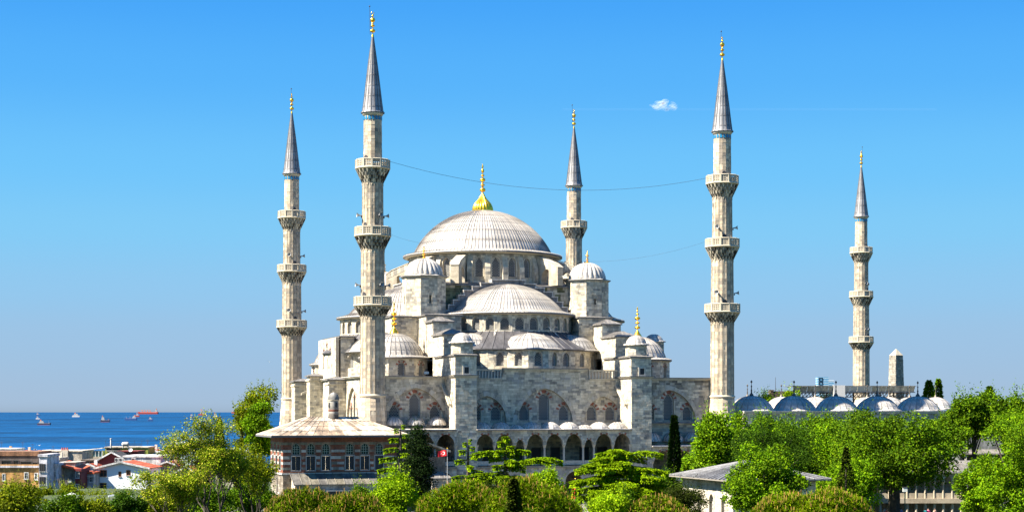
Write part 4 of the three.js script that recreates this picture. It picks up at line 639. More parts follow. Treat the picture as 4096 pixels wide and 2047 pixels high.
// ---------- white stone kiosk at the lower right ----------
{
  const P = LW(20.6, 0, 88.8), k = thing('stone_kiosk', 'low pale stone kiosk with grey hipped roof half hidden by the round green tree', 'kiosk', [P.x, 0, P.z], TH);
  const W = 13, D = 17, ye = -7.75, h0 = -15.2, e = 1.3, mRoof = [[.15, .158, .175], [.17, .178, .195], [.13, .138, .155]].map((c) => mat(c, .55, { map: leadTex, metalness: .1 }));
  const wz = [-14.2, -10.9, -7.6, -4.3, -1.9], holes = [-13.6, -10.2, -6.8, -3.4].map((z) => arch(z, -13.2, 1.25, 3.6));
  facade(k, [e, 0, -e], -Math.PI / 2, rect(-D + 2 * e, 0, h0, ye + .1), holes.map((q) => arch(q.cx + e - .4, -13.2, 1.25, 3.6)), { nInd: 40, name: 'side_wall', col: () => { const j = rr(.85, 1.12); return R() < .18 ? [.36 * j, .335 * j, .29 * j] : [.54 * j, .51 * j, .45 * j]; } });
  for (const q of holes) addWindow(k, [e, -13.2, q.cx - .4], -Math.PI / 2, 1.25, 3.6, 'f', .27);
  facade(k, [0, 0, -e], 0, rect(e, W - e, h0, ye + .1), [4, 7, 10].map((x) => arch(x, -13.2, 1.25, 3.6)), { nInd: 30, name: 'front_wall' }); for (const x of [4, 7, 10]) addWindow(k, [x, -13.2, -e], 0, 1.25, 3.6, 'f', .27);
  new MB().box(e + .75, W - e - .05, h0, ye, -D + e, -e - .75).build('kiosk_core', mCore, k);
  const r = part('roof', k), sh = (A, B, C, Dd, n) => { for (let i = 0; i < n; i++) { const Q = (u, v) => [0, 1, 2].map((q) => lerp(lerp(A[q], B[q], u), lerp(Dd[q], C[q], u), v)); const m = new MB(); const a = Q(i / n, 0), b = Q((i + 1) / n, 0), c = Q((i + 1) / n, 1), d = Q(i / n, 1); m.quad(a, b, c, d); m.tube([a[0], a[1] + .03, a[2]], [d[0], d[1] + .03, d[2]], .09, .06, undefined, 4); m.build('roof_sheet', mRoof[i % 3], r); } };
  const E = [W / 2 - .5, -5.9, -W / 2], E2 = [W / 2 + .5, -5.9, -D + W / 2], c = [[0, ye, 0], [W, ye, 0], [W, ye, -D], [0, ye, -D]];
  sh(c[0], c[1], E, E, 12); sh(c[3], c[0], E, E2, 16); sh(c[1], c[2], E2, E, 16); sh(c[2], c[3], E2, E2, 12);
  new MB().box(0, W, ye - .16, ye - .02, -D, 0).build('soffit', mat([.20, .18, .155], .9), r);
}
// ---------- colonnaded building at the lower right ----------
{
  const d = 238, p0 = at(3440, 1645, d), p1 = at(3900, 1645, d), b = thing('colonnade_building', 'two storey stone colonnade with grey roof behind the big tree trunk', 'building', [p0.x, 0, -d]);
  const W = p1.x - p0.x, Y = (py) => (HY - py) / F * d, mSt = mat([.36, .31, .24], .9, { map: stoneTex }), yE = Y(1888), yP = Y(1972), yPb = Y(1993), yS = Y(2012);
  const xs = []; for (let x = .4; x < W - .5; x += 1.26) xs.push(x);
  const up = xs.slice(0, -1).map((x) => arch(x + .63, yP - .3, .95, Y(1904) - yP + .3));
  facade(b, [0, 0, 0], 0, [[0, Y(1925)], ...up.flatMap((q) => [[q.cx - q.w / 2, Y(1925)], ...q.pts(6).slice(2).reverse().filter((p) => p[1] > Y(1925)), [q.cx + q.w / 2, Y(1925)]]), [W, Y(1925)], [W, yE], [0, yE]], [], { name: 'arcade_spandrel', depth: .4, nInd: 10 });
  for (const x of xs) { const c = part('column', b); c.position.set(x, 0, -.2); const s = mesh('shaft', new THREE.CylinderGeometry(.14, .16, Y(1930) - yPb, 9), mSt, c); s.position.y = (Y(1930) + yPb) / 2; mesh('capital', new THREE.CylinderGeometry(.3, .16, .42, 8), mSt, c).position.y = Y(1927) - .16; const l = mesh('lower_shaft', new THREE.CylinderGeometry(.22, .25, yS + 15, 9), mSt, c); l.position.y = (yS - 15) / 2; }
  for (let i = 0; i < xs.length - 1; i++) new MB().box(xs[i] + .06, xs[i + 1] - .06, yPb, yP, -.3, -.14).build('parapet_panel', mSt, b);
  new MB().box(-.3, W + .3, yS, yPb - .01, -4, .3).build('floor_slab', mSt, b); new MB().box(0, W, -15, yE, -5, -4.2).build('back_wall', mSt, b); new MB().box(0, W, yE - .2, yE, -4.4, -.4).build('ceiling', mSt, b);
  const r = part('roof', b); for (let x = -.6; x < W + .6; x += 1.1) { const m = new MB(); m.quad([x, yE + .02, .7], [x + 1.1, yE + .02, .7], [x + 1.1, yE + 1.5, -4.5], [x, yE + 1.5, -4.5]); m.tube([x, yE + .05, .7], [x, yE + 1.53, -4.5], .05, .05, undefined, 4); m.build('roof_sheet', mLeadMid, r); } new MB().box(-.6, W + .6, yE - .12, yE + .01, -.5, .7).build('eave', mLeadDark, r);
}
{ // grey walled building behind it
  const d = 262, p0 = at(3840, 1645, d), b = thing('grey_building', 'plain grey walled building above the colonnade between the trees', 'building', [p0.x, 0, -d]), Y = (py) => (HY - py) / F * d;
  new MB().box(0, 11, -15.2, Y(1722), -8, -.4).build('wall_body', mat([.20, .21, .21], .9, { map: grimeTex }), b); new MB().box(-.1, 11, Y(1722), Y(1714), -8, -.2).build('parapet', mat([.2, .19, .17], .9), b);
  const r = new MB(); r.quad([-.1, Y(1812), 1.6], [11, Y(1812), 1.6], [11, Y(1797), -.38], [-.1, Y(1797), -.38]); r.box(-.1, 11, Y(1817), Y(1812) - .01, -.4, 1.6); r.build('canopy', mLeadMid, b); for (let x = .5; x < 11; x += 2.1) new MB().box(x, x + .25, -15, Y(1817), 1.2, 1.45).build('post', mMarble, b); new MB().box(.2, 10.8, Y(1860), Y(1820), -.38, -.3).build('dark_opening', mDark, b);
}
// ---------- ground, sea ----------
{
  const xs = [], zs = []; for (let i = -40; i <= 40; i++) xs.push(Math.sign(i) * (Math.abs(i) * 6 + Math.pow(Math.abs(i) / 40, 5) * 9000)); for (let j = 0; j <= 70; j++) zs.push(-(10 + j * 14 + Math.pow(j / 70, 6) * 9000));
  const p = [], c = [], ix = [];
  zs.forEach((z) => xs.forEach((x) => { p.push(x, gh(x, z) + (z > -310 ? 0 : n2(x * .02, z * .02) * .6), z); const g = n2(x * .05, z * .05) * .5 + n2(x * .3, z * .3) * .3; c.push(.05 + g * .02, .075 + g * .025, .016 + g * .008); }));
  const n = xs.length; for (let j = 0; j < zs.length - 1; j++) for (let i = 0; i < n - 1; i++) { const a = j * n + i; ix.push(a, a + 1, a + n + 1, a, a + n + 1, a + n); }
  const g = new THREE.BufferGeometry(); g.setAttribute('position', new THREE.Float32BufferAttribute(p, 3)); g.setAttribute('color', new THREE.Float32BufferAttribute(c, 3)); g.setIndex(ix); g.computeVertexNormals(); boxUV(g);
  tag(mesh('ground', g, mat([1, 1, 1], .95, { vertexColors: true, map: grimeTex }), scene), 'grassy park ground around the mosque sloping down to the sea', 'ground', null, 'structure');
  // paved forecourt
  const q = new MB(), P = (X, Z) => { const v = LW(X, -14.97, Z); return [v.x, v.y, v.z]; }; q.quad(P(-25, 26), P(70, 26), P(70, -2), P(-25, -2)); tag(q.build('forecourt_paving', mat([.22, .205, .175], .9, { map: grimeTex }), scene), 'pale paved forecourt in front of the arcade', 'paving', null, 'structure');
  // sea: wind streaked, with small crests
  const sea = noiseTex(1024, (x, y) => { const w = tn(x, y, 5, 31) * .26 + tn(x, y, 22, 33) * .16 + tn(x, y, 90, 35) * .16 + tn(x, y, 200, 37) * .08; const f = tn(x, y, 220, 41) > .62 ? .35 : 0; const v = .80 + w + f; return [v * (f ? 1 : .95), v, v]; }, 1);
  sea.repeat.set(1 / 2600, 1 / 900);
  const bmp = noiseTex(512, (x, y) => .5 + tn(x, y, 40, 51) * .5 + tn(x, y, 90, 53) * .3, 1, false); bmp.repeat.set(1 / 420, 1 / 160);
  const sg = new THREE.PlaneGeometry(120000, 84000, 1, 1); sg.rotateX(-Math.PI / 2); sg.translate(0, SEA, -42400); boxUV(sg);
  tag(mesh('sea', sg, new THREE.MeshPhysicalMaterial({ specularIntensity: .25, color: lin(.001, .062, .185), roughness: .7, map: sea, bumpMap: bmp, bumpScale: 1.2 }), scene), 'deep blue open sea reaching the horizon', 'sea', null, 'structure');
}
// ---------- ships at anchor ----------
{
  const hullM = { dark: mat([.02, .03, .06], .5), blue: mat([.02, .07, .20], .5), red: mat([.30, .045, .03], .5), white: mat([.42, .42, .42], .5), rust: mat([.22, .06, .035], .6) }, white = mat([.42, .42, .41], .5), orange = mat([.55, .17, .06], .5), glass = mat([.03, .05, .07], .2);
  // px: left and right end on the waterline; wl: waterline row; dirn: +1 bow right
  function ship(label, px0, px1, wl, { hull = 'dark', dirn = 1, house = .18, houseH = .16, cranes = 0, masts = 1, hh = .10, crane = white, housePos = .12, funnel = orange, boot = false }) {
    const d = -SEA * F / (wl - HY), a = at(px0, wl, d), b = at(px1, wl, d), L = b.x - a.x, s = thing('cargo_ship', label, 'ship', [(a.x + b.x) / 2, SEA, -d], dirn > 0 ? 0 : Math.PI, 'ships anchored on the sea'), h = L * hh, B = L * .16;
    const sh = new THREE.Shape([[-.5, -.02], [.44, -.02], [.47, .3 * hh], [.5, 1.25 * hh], [.42, 1.2 * hh], [.38, hh], [-.38, hh], [-.42, 1.15 * hh], [-.5, 1.15 * hh]].map((q) => new THREE.Vector2(q[0] * L, q[1] * L))), g = new THREE.ExtrudeGeometry(sh, { depth: B, bevelEnabled: true, bevelSize: B * .1, bevelThickness: B * .2, bevelSegments: 2 }); g.translate(0, 0, -B / 2);
    mesh('hull', g, hullM[hull], s); if (boot) new MB().box(-.49 * L, .44 * L, -.01 * L, .022 * L, -B * .72, B * .72).build('waterline_band', hullM.red, s);
    const hx = (-.5 + housePos) * L, w = house * L, H = houseH * L, su = part('superstructure', s);
    for (let k = 0; k < 3; k++) { const f = 1 - k * .18; new MB().box(hx - w / 2 * f, hx + w / 2 * f, h + H * k / 3, h + H * (k + 1) / 3 - .01, -B * .45 * f, B * .45 * f).build('deckhouse', white, su); new MB().box(hx - w / 2 * f * .96, hx + w / 2 * f * .96, h + H * (k + .45) / 3, h + H * (k + .72) / 3, -B * .455 * f, B * .455 * f).build('window_band', glass, su); }
    new MB().box(hx - w * .28, hx - w * .05, h + H, h + H * 1.45, -B * .15, B * .15).build('funnel', funnel, s);
    const st = L * .008; for (let k = 0; k < masts; k++) { const x = lerp(.05, .36, masts > 1 ? k / (masts - 1) : 1) * L, m = new MB(); m.tube([x, h, 0], [x, h + L * .2, 0], st, st * .6); m.tube([x, h + L * .15, -B * .2], [x, h + L * .15, B * .2], st * .6, st * .6); m.build('mast', white, s); }
    for (let k = 0; k < cranes; k++) { const x = lerp(-.1, .3, cranes > 1 ? k / (cranes - 1) : .5) * L, m = new MB(); m.box(x - L * .015, x + L * .015, h, h + L * .10, -L * .015, L * .015); m.hexa([[x - L * .01, h + L * .09, .01 * L], [x + L * .09, h + L * .13, .01 * L], [x + L * .09, h + L * .13, -.01 * L], [x - L * .01, h + L * .09, -.01 * L], [x - L * .01, h + L * .105, .01 * L], [x + L * .09, h + L * .14, .01 * L], [x + L * .09, h + L * .14, -.01 * L], [x - L * .01, h + L * .105, -.01 * L]]); m.build('crane', crane, s); }
    new MB().box(-.2 * L, .32 * L, h, h + L * .022, -B * .35, B * .35).build('hatch_cover', hullM.rust, s); return s;
  }
  ship('coaster with white deckhouse at its left end, largest ship on the left', 148, 200, 1699.5, { house: .42, housePos: .3, houseH: .2, hh: .12, boot: true });
  ship('small white and red ship seen end-on behind the leftmost coaster', 141, 157, 1677, { hull: 'white', house: .5, housePos: .4, houseH: .4, hh: .25, boot: true });
  ship('tiny reddish ship closest to the horizon above the leftmost coaster', 141, 158, 1661, { hull: 'blue', house: .5, housePos: .4, houseH: .3, hh: .2, funnel: hullM.red });
  ship('white passenger ferry with blue waterline', 287, 317, 1668, { hull: 'white', house: .7, housePos: .48, houseH: .3, hh: .16, dirn: 1, masts: 2 });
  ship('dark hulled freighter with white stern and orange cranes, bow to the right', 400, 438, 1688, { hull: 'dark', house: .36, housePos: .25, houseH: .34, cranes: 2, crane: orange, hh: .2, masts: 0, boot: true });
  ship('blue hulled freighter with tall white masts near the long red tanker', 496, 545, 1681, { hull: 'blue', house: .3, housePos: .22, houseH: .2, masts: 2, hh: .16, dirn: -1 });
  ship('dull red ship right behind the blue hulled freighter', 538, 556, 1667, { hull: 'red', house: .5, housePos: .5, houseH: .45, hh: .3 });
  ship('long red bulk carrier stretched along the horizon', 551, 630, 1656, { hull: 'red', house: .14, housePos: .1, houseH: .14, dirn: -1, cranes: 4, crane: orange, masts: 0, hh: .085 });
  ship('small dark boat seen end-on right of the blue freighter', 589, 610, 1684, { hull: 'blue', house: .5, housePos: .5, houseH: .3, hh: .35 });
  ship('red hulled ship glimpsed through the blossoming tree', 757, 774, 1668, { hull: 'blue', house: .5, housePos: .4, houseH: .4, hh: .25, funnel: hullM.red, boot: true });
  ship('white topped red ship glimpsed behind the top of the blossoming tree', 793, 820, 1661, { hull: 'red', house: .6, housePos: .5, houseH: .5, hh: .2 });
  ship('freighter with white mast and red waterline right of the blossoming tree', 851, 884, 1675, { hull: 'dark', house: .4, housePos: .25, houseH: .4, hh: .22, cranes: 2, boot: true });
  ship('low dark barge behind the bare twigs of the blossoming tree', 808, 848, 1688.5, { hull: 'blue', house: .2, housePos: .2, houseH: .14, hh: .12 });
  ship('faint ship on the horizon left of the bright green tree', 925, 962, 1653, { hull: 'red', house: .2, housePos: .15, houseH: .15, hh: .12 });
}
// ---------- town below the park ----------
const mTilesRed = [[.42, .085, .03], [.36, .065, .025], [.47, .11, .04]].map((c) => mat(c, .85)), mGlassy = mat([.03, .045, .055], .12), mWhitePaint = mat([.72, .72, .71], .7, { map: grimeTex });
function house(name, label, px0, px1, pyT, pyB, d, depth, wall, { turn = 0, windows = [], frame = mWhitePaint, roof = 'flat', parapet = .5, top, bands = [], roofM, cat = 'house', gable, boards = 0, group = 'houses of the town below the park' } = {}) {
  const a = at(px0, pyT, d), b = at(px1, pyB, d), W = b.x - a.x, H = a.y - b.y, y0 = b.y - 8, t = thing(name, label, cat, [a.x, 0, -d], turn, group), X = (px) => (px - px0) / F * d, Y = (py) => (HY - py) / F * d;
  const outline = gable ? [[0, y0], [W, y0], [W, Y(gable[2])], [X(gable[0]), Y(gable[1])], [0, a.y]] : rect(0, W, y0, a.y);
  const holes = windows.map(([x0, x1, y1, y2]) => rect(X(x0), X(x1), Y(y2), Y(y1)));
  const g = pierced(outline, holes, .35); g.translate(0, 0, -.35); mesh('front_wall', g, wall, t);
  { const m = new MB(); m.box(.002, W - .002, y0, a.y - .02, -depth, -.36); m.build('house_body', wall, t); }
  if (boards) { const m = new MB(); for (let y = Y(pyB) - 2; y < a.y + 3; y += boards) { let segs = [[0, W]]; if (gable) { const yy = y + boards; const l = yy > a.y ? X(gable[0]) * (yy - a.y) / (Y(gable[1]) - a.y) : 0, r = yy > Y(gable[2]) ? W - (W - X(gable[0])) * (yy - Y(gable[2])) / (Y(gable[1]) - Y(gable[2])) : W; if (l >= r) continue; segs = [[l, r]]; } else if (y + boards > a.y) break;
      for (const [x0, x1, y1, y2] of windows) if (y + boards > Y(y2) && y < Y(y1)) segs = segs.flatMap(([p, q]) => [[p, Math.min(q, X(x0))], [Math.max(p, X(x1)), q]]).filter(([p, q]) => q - p > .05);
      for (const [p, q] of segs) m.hexa([[p, y, .07], [q, y, .07], [q, y, 0], [p, y, 0], [p, y + boards * .96, .03], [q, y + boards * .96, .03], [q, y + boards * .96, 0], [p, y + boards * .96, 0]]); } m.build('weatherboard', wall, t).userData.kind = 'stuff'; }
  windows.forEach(([x0, x1, y1, y2, mm]) => { const w = part('window', t), A = X(x0), B = X(x1), C = Y(y2), D = Y(y1); new MB().box(A, B, C, D, -.34, -.28).build('pane', mGlassy, w); const f = mesh('frame', pierced(rect(A - .08, B + .08, C - .08, D + .08), [rect(A + .06, B - .06, C + .06, D - .06)], .2), mm || frame, w); f.position.z = -.12; const m = new MB(); m.box((A + B) / 2 - .04, (A + B) / 2 + .04, C, D, -.27, -.05); m.box(A, B, lerp(C, D, .62) - .04, lerp(C, D, .62) + .04, -.265, -.06); m.build('glazing_bar', mm || frame, w); new MB().box(A - .15, B + .15, C - .18, C - .09, -.1, .2).build('sill', mWhitePaint, w); });
  bands.forEach(([y1, y2, mm]) => new MB().box(-.15, W + .15, Y(y2), Y(y1), -.3, .35).build('balcony_band', mm, t));
  if (roof === 'flat') { new MB().box(-.2, W + .2, a.y - .02, a.y + parapet, -depth - .2, .2).build('roof_parapet', roofM || wall, t); }
  if (roof === 'tiles' || roof === 'gable') { // tiled slopes, each row of tiles built
    const rf = part('roof', t), gx = X(gable[0]), gy = Y(gable[1]);
    for (const [p, q] of [[[-.5, a.y - .15], [gx, gy + .12]], [[W + .5, Y(gable[2]) - .15], [gx, gy + .12]]]) { const n = 9; for (let k = 0; k < n; k++) { const P = (f) => [lerp(p[0], q[0], f), lerp(p[1], q[1], f)], A = P(k / n), B = P((k + 1.15) / n), m = new MB(); m.hexa([[A[0], A[1] + .02, .6], [B[0], B[1] + .02, .6], [B[0], B[1] + .02, -depth], [A[0], A[1] + .02, -depth], [A[0], A[1] + .2, .6], [B[0], B[1] + .12, .6], [B[0], B[1] + .12, -depth], [A[0], A[1] + .2, -depth]]); m.build('tile_row', (roofM || mTilesRed)[k % 3] || mTilesRed[k % 3], rf); } const br = new MB(); br.hexa([[p[0], p[1] - .1, .75], [q[0], q[1] - .1, .75], [q[0], q[1] - .1, .55], [p[0], p[1] - .1, .55], [p[0], p[1] + .3, .75], [q[0], q[1] + .3, .75], [q[0], q[1] + .3, .55], [p[0], p[1] + .3, .55]]); br.build('bargeboard', mWhitePaint, rf); } }
  return { t, X, Y, W };
}
{
  const tan = mat([.50, .27, .09], .9, { map: grimeTex }), lilac = mat([.66, .64, .70], .85, { map: grimeTex }), beige = mat([.58, .51, .41], .9, { map: grimeTex }), patchy = mat([.46, .43, .38], .95, { map: grimeTex }), burg = mat([.15, .018, .02], .8), grey = mat([.45, .45, .46], .85, { map: grimeTex }), darkF = mat([.03, .03, .035], .6), brown = mat([.20, .075, .02], .6), greenY = mat([.22, .24, .04], .9), slate = mat([.09, .085, .08], .9, { map: grimeTex }), clad = mat([.74, .77, .80], .75);
  house('apartment_block', 'tan apartment block at the left edge with a dark glazed top floor', -60, 152, 1868, 2000, 372, 12, tan, { windows: [[7, 17, 1895, 1922], [95, 110, 1890, 1915], [136, 148, 1892, 1918]], bands: [[1862, 1870, lilac]], cat: 'building' });
  { const h = house('roof_terrace_storey', 'dark set-back top storey with glazed balcony above the tan apartment block', -60, 150, 1822, 1868, 374, 10, mat([.10, .085, .08], .8, { map: grimeTex }), { windows: [[3, 42, 1842, 1866], [50, 72, 1842, 1866], [80, 124, 1846, 1866], [127, 148, 1850, 1866]], frame: darkF, roofM: mat([.26, .13, .07], .9, { map: grimeTex }), parapet: .9, cat: 'building' }); }
  house('white_apartment_side', 'narrow off-white house with two rows of three slim windows beside the tan block', 153, 185, 1826, 1990, 370, 10, lilac, { windows: [156, 164, 172].flatMap((x) => [[x, x + 5, 1856, 1884], [x, x + 5, 1908, 1936]]), frame: darkF });
  house('bay_house', 'pale violet house with a projecting glazed bay', 185, 223, 1862, 1995, 376, 10, lilac, { windows: [[186, 197, 1886, 1911, darkF], [200, 220, 1886, 1909], [190, 196, 1938, 1962], [199, 218, 1938, 1962]], bands: [[1918, 1922, grey]] });
  house('patchy_gable_house', 'house with a blotchy grey blank gable and short red tile roof', 224, 298, 1850, 1990, 382, 9, patchy, { roof: 'flat', parapet: .1, windows: [] });
  { const t = thing('tile_roof_slope', 'red tiled roof slope over the burgundy house front', 'roof', [0, 0, 0], 0); const A = at(237, 1857, 381), B = at(324, 1880, 381), n = 9; for (let k = 0; k < n; k++) { const m = new MB(), x0 = lerp(A.x, B.x, k / n), x1 = lerp(A.x, B.x, (k + 1) / n), y0 = lerp(A.y, B.y, k / n), y1 = lerp(A.y, B.y, (k + 1) / n); m.hexa([[x0, y0 - .3, A.z + 1], [x1, y1 - .3, A.z + 1], [x1, y1 + .3, A.z - 8], [x0, y0 + .3, A.z - 8], [x0, y0 + .1, A.z + 1], [x1, y1 + .02, A.z + 1], [x1, y1 + .7, A.z - 8], [x0, y0 + .7, A.z - 8]]); m.build('tile_row', mTilesRed[k % 3], t); } }
  house('burgundy_house', 'narrow burgundy house front with tall white windows', 298, 320, 1884, 1995, 380, 8, burg, { windows: [[301, 314, 1886, 1911], [301, 314, 1936, 1961]] });
  house('slim_white_house', 'slim white house with two balconies between the burgundy and the timber house', 321, 371, 1895, 1995, 386, 9, grey, { windows: [[323, 341, 1921, 1944], [355, 368, 1908, 1928], [322, 340, 1968, 1985], [354, 367, 1953, 1975]], bands: [[1902, 1907, mWhitePaint], [1947, 1957, mWhitePaint]], roofM: mTilesRed[0], parapet: .4 });
  house('timber_house', 'white weatherboarded house with brown windows and a low red gable roof', 371, 590, 1875, 2000, 392, 14, clad, { gable: [481, 1851, 1872], roof: 'tiles', windows: [[398, 424, 1881, 1905, brown], [395, 423, 1932, 1960, brown], [473, 482, 1887, 1905, brown], [504, 519, 1881, 1900, brown]], frame: brown, boards: .22 });
  { const h = house('beige_blank_building', 'large blank beige rendered building with chimney stack on the skyline', 142, 326, 1806, 1900, 455, 12, beige, { parapet: .3, cat: 'building' }); const c = part('chimney', h.t); new MB().box(6.7, 8.6, h.Y(1850), h.Y(1800), -.5, .5).build('stack', beige, c); for (let i = 0; i < 4; i++) mesh('chimney_pot', new THREE.CylinderGeometry(.16, .2, .9, 8), mTilesRed[i % 3], c).position.set(6.9 + i * .5, h.Y(1797), 0); new MB().box(.4, 1.9, h.Y(1808), h.Y(1801), -1, .2).build('vent_box', beige, h.t); }
  house('white_roof_hut', 'white cabin on the roofs at the left edge against the sea', -40, 62, 1796, 1850, 462, 8, mWhitePaint, { parapet: .2 });
  house('salmon_roof_house', 'low house with a faded salmon roof left of the beige building', 40, 120, 1820, 1860, 440, 10, mat([.45, .22, .15], .9, { map: grimeTex }), { parapet: .3 });
  { // glazed conservatory on a roof
    const d = 470, a = at(338, 1645, d), t = thing('conservatory', 'white framed glass conservatory on a rooftop by the sea', 'conservatory', [a.x, 0, -d]), X = (px) => (px - 338) / F * d, Y = (py) => (HY - py) / F * d, W = X(408);
    const wb = new MB(); wb.box(-.6, W + 1, Y(1870), Y(1826), -6, .3); wb.build('base_storey', beige, t); new MB().box(.1, W - .1, Y(1826), Y(1803), -5, -.1).build('glass_wall', mat([.10, .22, .24], .08), t); for (let i = 0; i <= 5; i++) new MB().box(lerp(0, W - .2, i / 5), lerp(0, W - .2, i / 5) + .18, Y(1826), Y(1800), -.12, .1).build('post', mWhitePaint, t);
    const r = new MB(); r.hexa([[-.2, Y(1801), .3], [W, Y(1794), .3], [W, Y(1794), -5], [-.2, Y(1801), -5], [-.2, Y(1798), .3], [W, Y(1790), .3], [W, Y(1790), -5], [-.2, Y(1798), -5]]); r.build('roof_frame', mWhitePaint, t);
  }
  house('dark_gable_house', 'house with a sooty dark gable and grey roof edge behind the timber house', 395, 492, 1840, 1900, 425, 10, burg, { gable: [445, 1812, 1836], roof: 'gable', roofM: [slate, slate, slate] });
  house('brown_tile_house', 'long low house with weathered brown tile roof', 325, 418, 1843, 1890, 430, 10, mat([.16, .125, .095], .95, { map: grimeTex }), { parapet: .3 });
  house('red_backdrop_house', 'dark red house front under the roof terrace with the white tank', 470, 548, 1806, 1880, 445, 9, mat([.19, .03, .022], .85, { map: grimeTex }), { parapet: .2, windows: [[476, 486, 1810, 1820], [500, 512, 1810, 1822]], frame: darkF });
  house('green_roof_terrace', 'olive painted penthouse with railing on the skyline', 418, 590, 1790, 1850, 468, 9, greenY, { parapet: .25, roofM: beige, windows: [[425, 445, 1793, 1801], [450, 480, 1793, 1801]], frame: darkF });
  house('tarp_roof_house', 'low house under bright white roof sheeting behind the timber house', 492, 640, 1828, 1900, 412, 12, mWhitePaint, { parapet: .35, roofM: mWhitePaint });
  house('canopy_house', 'house with flat white canopy seen through the blossoming tree', 680, 795, 1776, 1850, 470, 8, mat([.35, .42, .45], .7), { parapet: .5, roofM: mWhitePaint, windows: [[690, 720, 1782, 1797], [730, 780, 1782, 1797]] });
  house('blue_trim_house', 'pale house right of the canopy house behind the twigs', 800, 955, 1800, 1870, 465, 8, mat([.40, .47, .50], .8, { map: grimeTex }), { parapet: .3, windows: [[840, 870, 1806, 1822], [900, 930, 1806, 1822]] });
  house('red_roof_cottage', 'cottage with vivid red tile roof behind the blossoming tree', 700, 775, 1893, 1990, 395, 8, beige, { gable: [745, 1868, 1893], roof: 'tiles' });
  house('grey_roof_cottage', 'cottage with pale grey roof below the bright green tree', 860, 1010, 1868, 1990, 400, 9, beige, { gable: [945, 1832, 1868], roof: 'gable', roofM: [slate, beige, slate] });
  house('hidden_yellow_house', 'beige house half hidden left of the blossoming trunk', 560, 700, 1850, 1990, 420, 9, beige, { parapet: .3, windows: [[600, 620, 1870, 1890], [640, 660, 1870, 1890]] });
  // small houses packed between the larger ones
  const small = [[-30, 40, 1812, 500, 'ochre house behind the white rooftop cabin', [.48, .33, .16], 1], [62, 110, 1812, 505, 'cream house with a tile roof left of the beige building', [.60, .52, .40], 1], [100, 150, 1826, 448, 'pink rendered house above the tan block', [.52, .30, .25], 0], [560, 625, 1806, 480, 'cream house with a tile roof right of the olive penthouse', [.60, .55, .45], 1], [618, 690, 1815, 470, 'white house with a tile roof behind the blossoming twigs', [.68, .66, .62], 1], [630, 705, 1862, 408, 'ochre house with a tile roof below the white one', [.50, .36, .18], 1], [775, 850, 1850, 415, 'salmon house with a tile roof under the cypress', [.52, .30, .22], 1], [955, 1010, 1812, 470, 'pale house with a tile roof beside the bright round tree', [.60, .57, .50], 1], [180, 235, 1838, 420, 'cream house over the pale violet bay house', [.58, .52, .42], 0], [330, 372, 1866, 410, 'white house with a tile roof behind the slim white one', [.66, .65, .62], 1]];
  for (const [a, b, y, d, l, c, tl] of small) { const w = (b - a), h = house('small_house', l, a, b, y, y + 90, d, 8, mat(c, .9, { map: grimeTex }), { roof: tl ? 'tiles' : 'flat', gable: tl ? [a + w * .5, y - w * .17, y] : undefined, windows: [[a + w * .14, a + w * .34, y + 9, y + 22], [a + w * .6, a + w * .8, y + 9, y + 22], [a + w * .14, a + w * .34, y + 32, y + 46], [a + w * .6, a + w * .8, y + 32, y + 46]] }); const ch = part('chimney', h.t); new MB().box(h.W * .72, h.W * .72 + .7, h.Y(y) - .5, h.Y(y - w * .17) + 1.1, -4, -3.3).build('stack', mat(c, .9), ch); const m = new MB(); m.tube([h.W * .3, h.Y(y), -3], [h.W * .3, h.Y(y) + 3.4, -3], .04, .03); for (const k of [2.4, 2.8, 3.2]) m.tube([h.W * .3 - .5, h.Y(y) + k, -3], [h.W * .3 + .5, h.Y(y) + k, -3], .025, .025); m.build('aerial', mIron, h.t); }
  // rooftop fittings
  { const d = 466, a = at(500, 1787, d), t = thing('water_tank', 'white cylindrical water tank on the olive penthouse roof', 'tank', [a.x, a.y, -d]); const g = new THREE.CapsuleGeometry(.62, .9, 6, 14); g.rotateZ(Math.PI / 2); mesh('tank_body', g, mWhitePaint, t).position.y = .75; new MB().box(-.8, -.6, -.3, .3, -.4, .4).build('saddle', mWhitePaint, t); new MB().box(.6, .8, -.3, .3, -.4, .4).build('saddle', mWhitePaint, t); }
  { const d = 467, a = at(420, 1787, d), b = at(565, 1787, d), t = thing('roof_railing', 'thin dark railing along the olive penthouse roof', 'railing', [a.x, a.y - .2, -d]); const W = b.x - a.x; for (const y of [.6, 1.1]) new MB().box(0, W, y, y + .05, -.03, .03).build('rail', mIron, t); for (let i = 0; i <= 30; i++) new MB().box(W * i / 30 - .025, W * i / 30 + .025, 0, i % 6 ? 1.12 : 2.0, -.03, .03).build('post', mIron, t); }
  { const d = 464, a = at(441, 1790, d), t = thing('statue_post', 'slender pale post with a knob on the roof terrace', 'post', [a.x, a.y - .1, -d]); mesh('shaft', new THREE.CylinderGeometry(.16, .2, 2.2, 10), mWhitePaint, t).position.y = 1.1; mesh('head', new THREE.SphereGeometry(.26, 12, 8), mWhitePaint, t).position.y = 2.4; }
  for (const [px, py, d, l] of [[469, 1838, 420, 'left one of the paired air conditioner units above the timber house'], [486, 1838, 420, 'right one of the paired air conditioner units above the timber house'], [536, 1838, 408, 'single air conditioner unit on the white sheeted roof']]) { const a = at(px, py, d), t = thing('air_conditioner', l, 'air conditioner', [a.x, a.y - .45, -d + 1], 0, 'rooftop air conditioners'); new MB().box(-.5, .5, 0, .9, -.3, .2).build('casing', mWhitePaint, t); const g = new THREE.CylinderGeometry(.32, .32, .05, 16); g.rotateX(Math.PI / 2); mesh('fan_grille', g, mIron, t).position.set(-.12, .45, .21); }
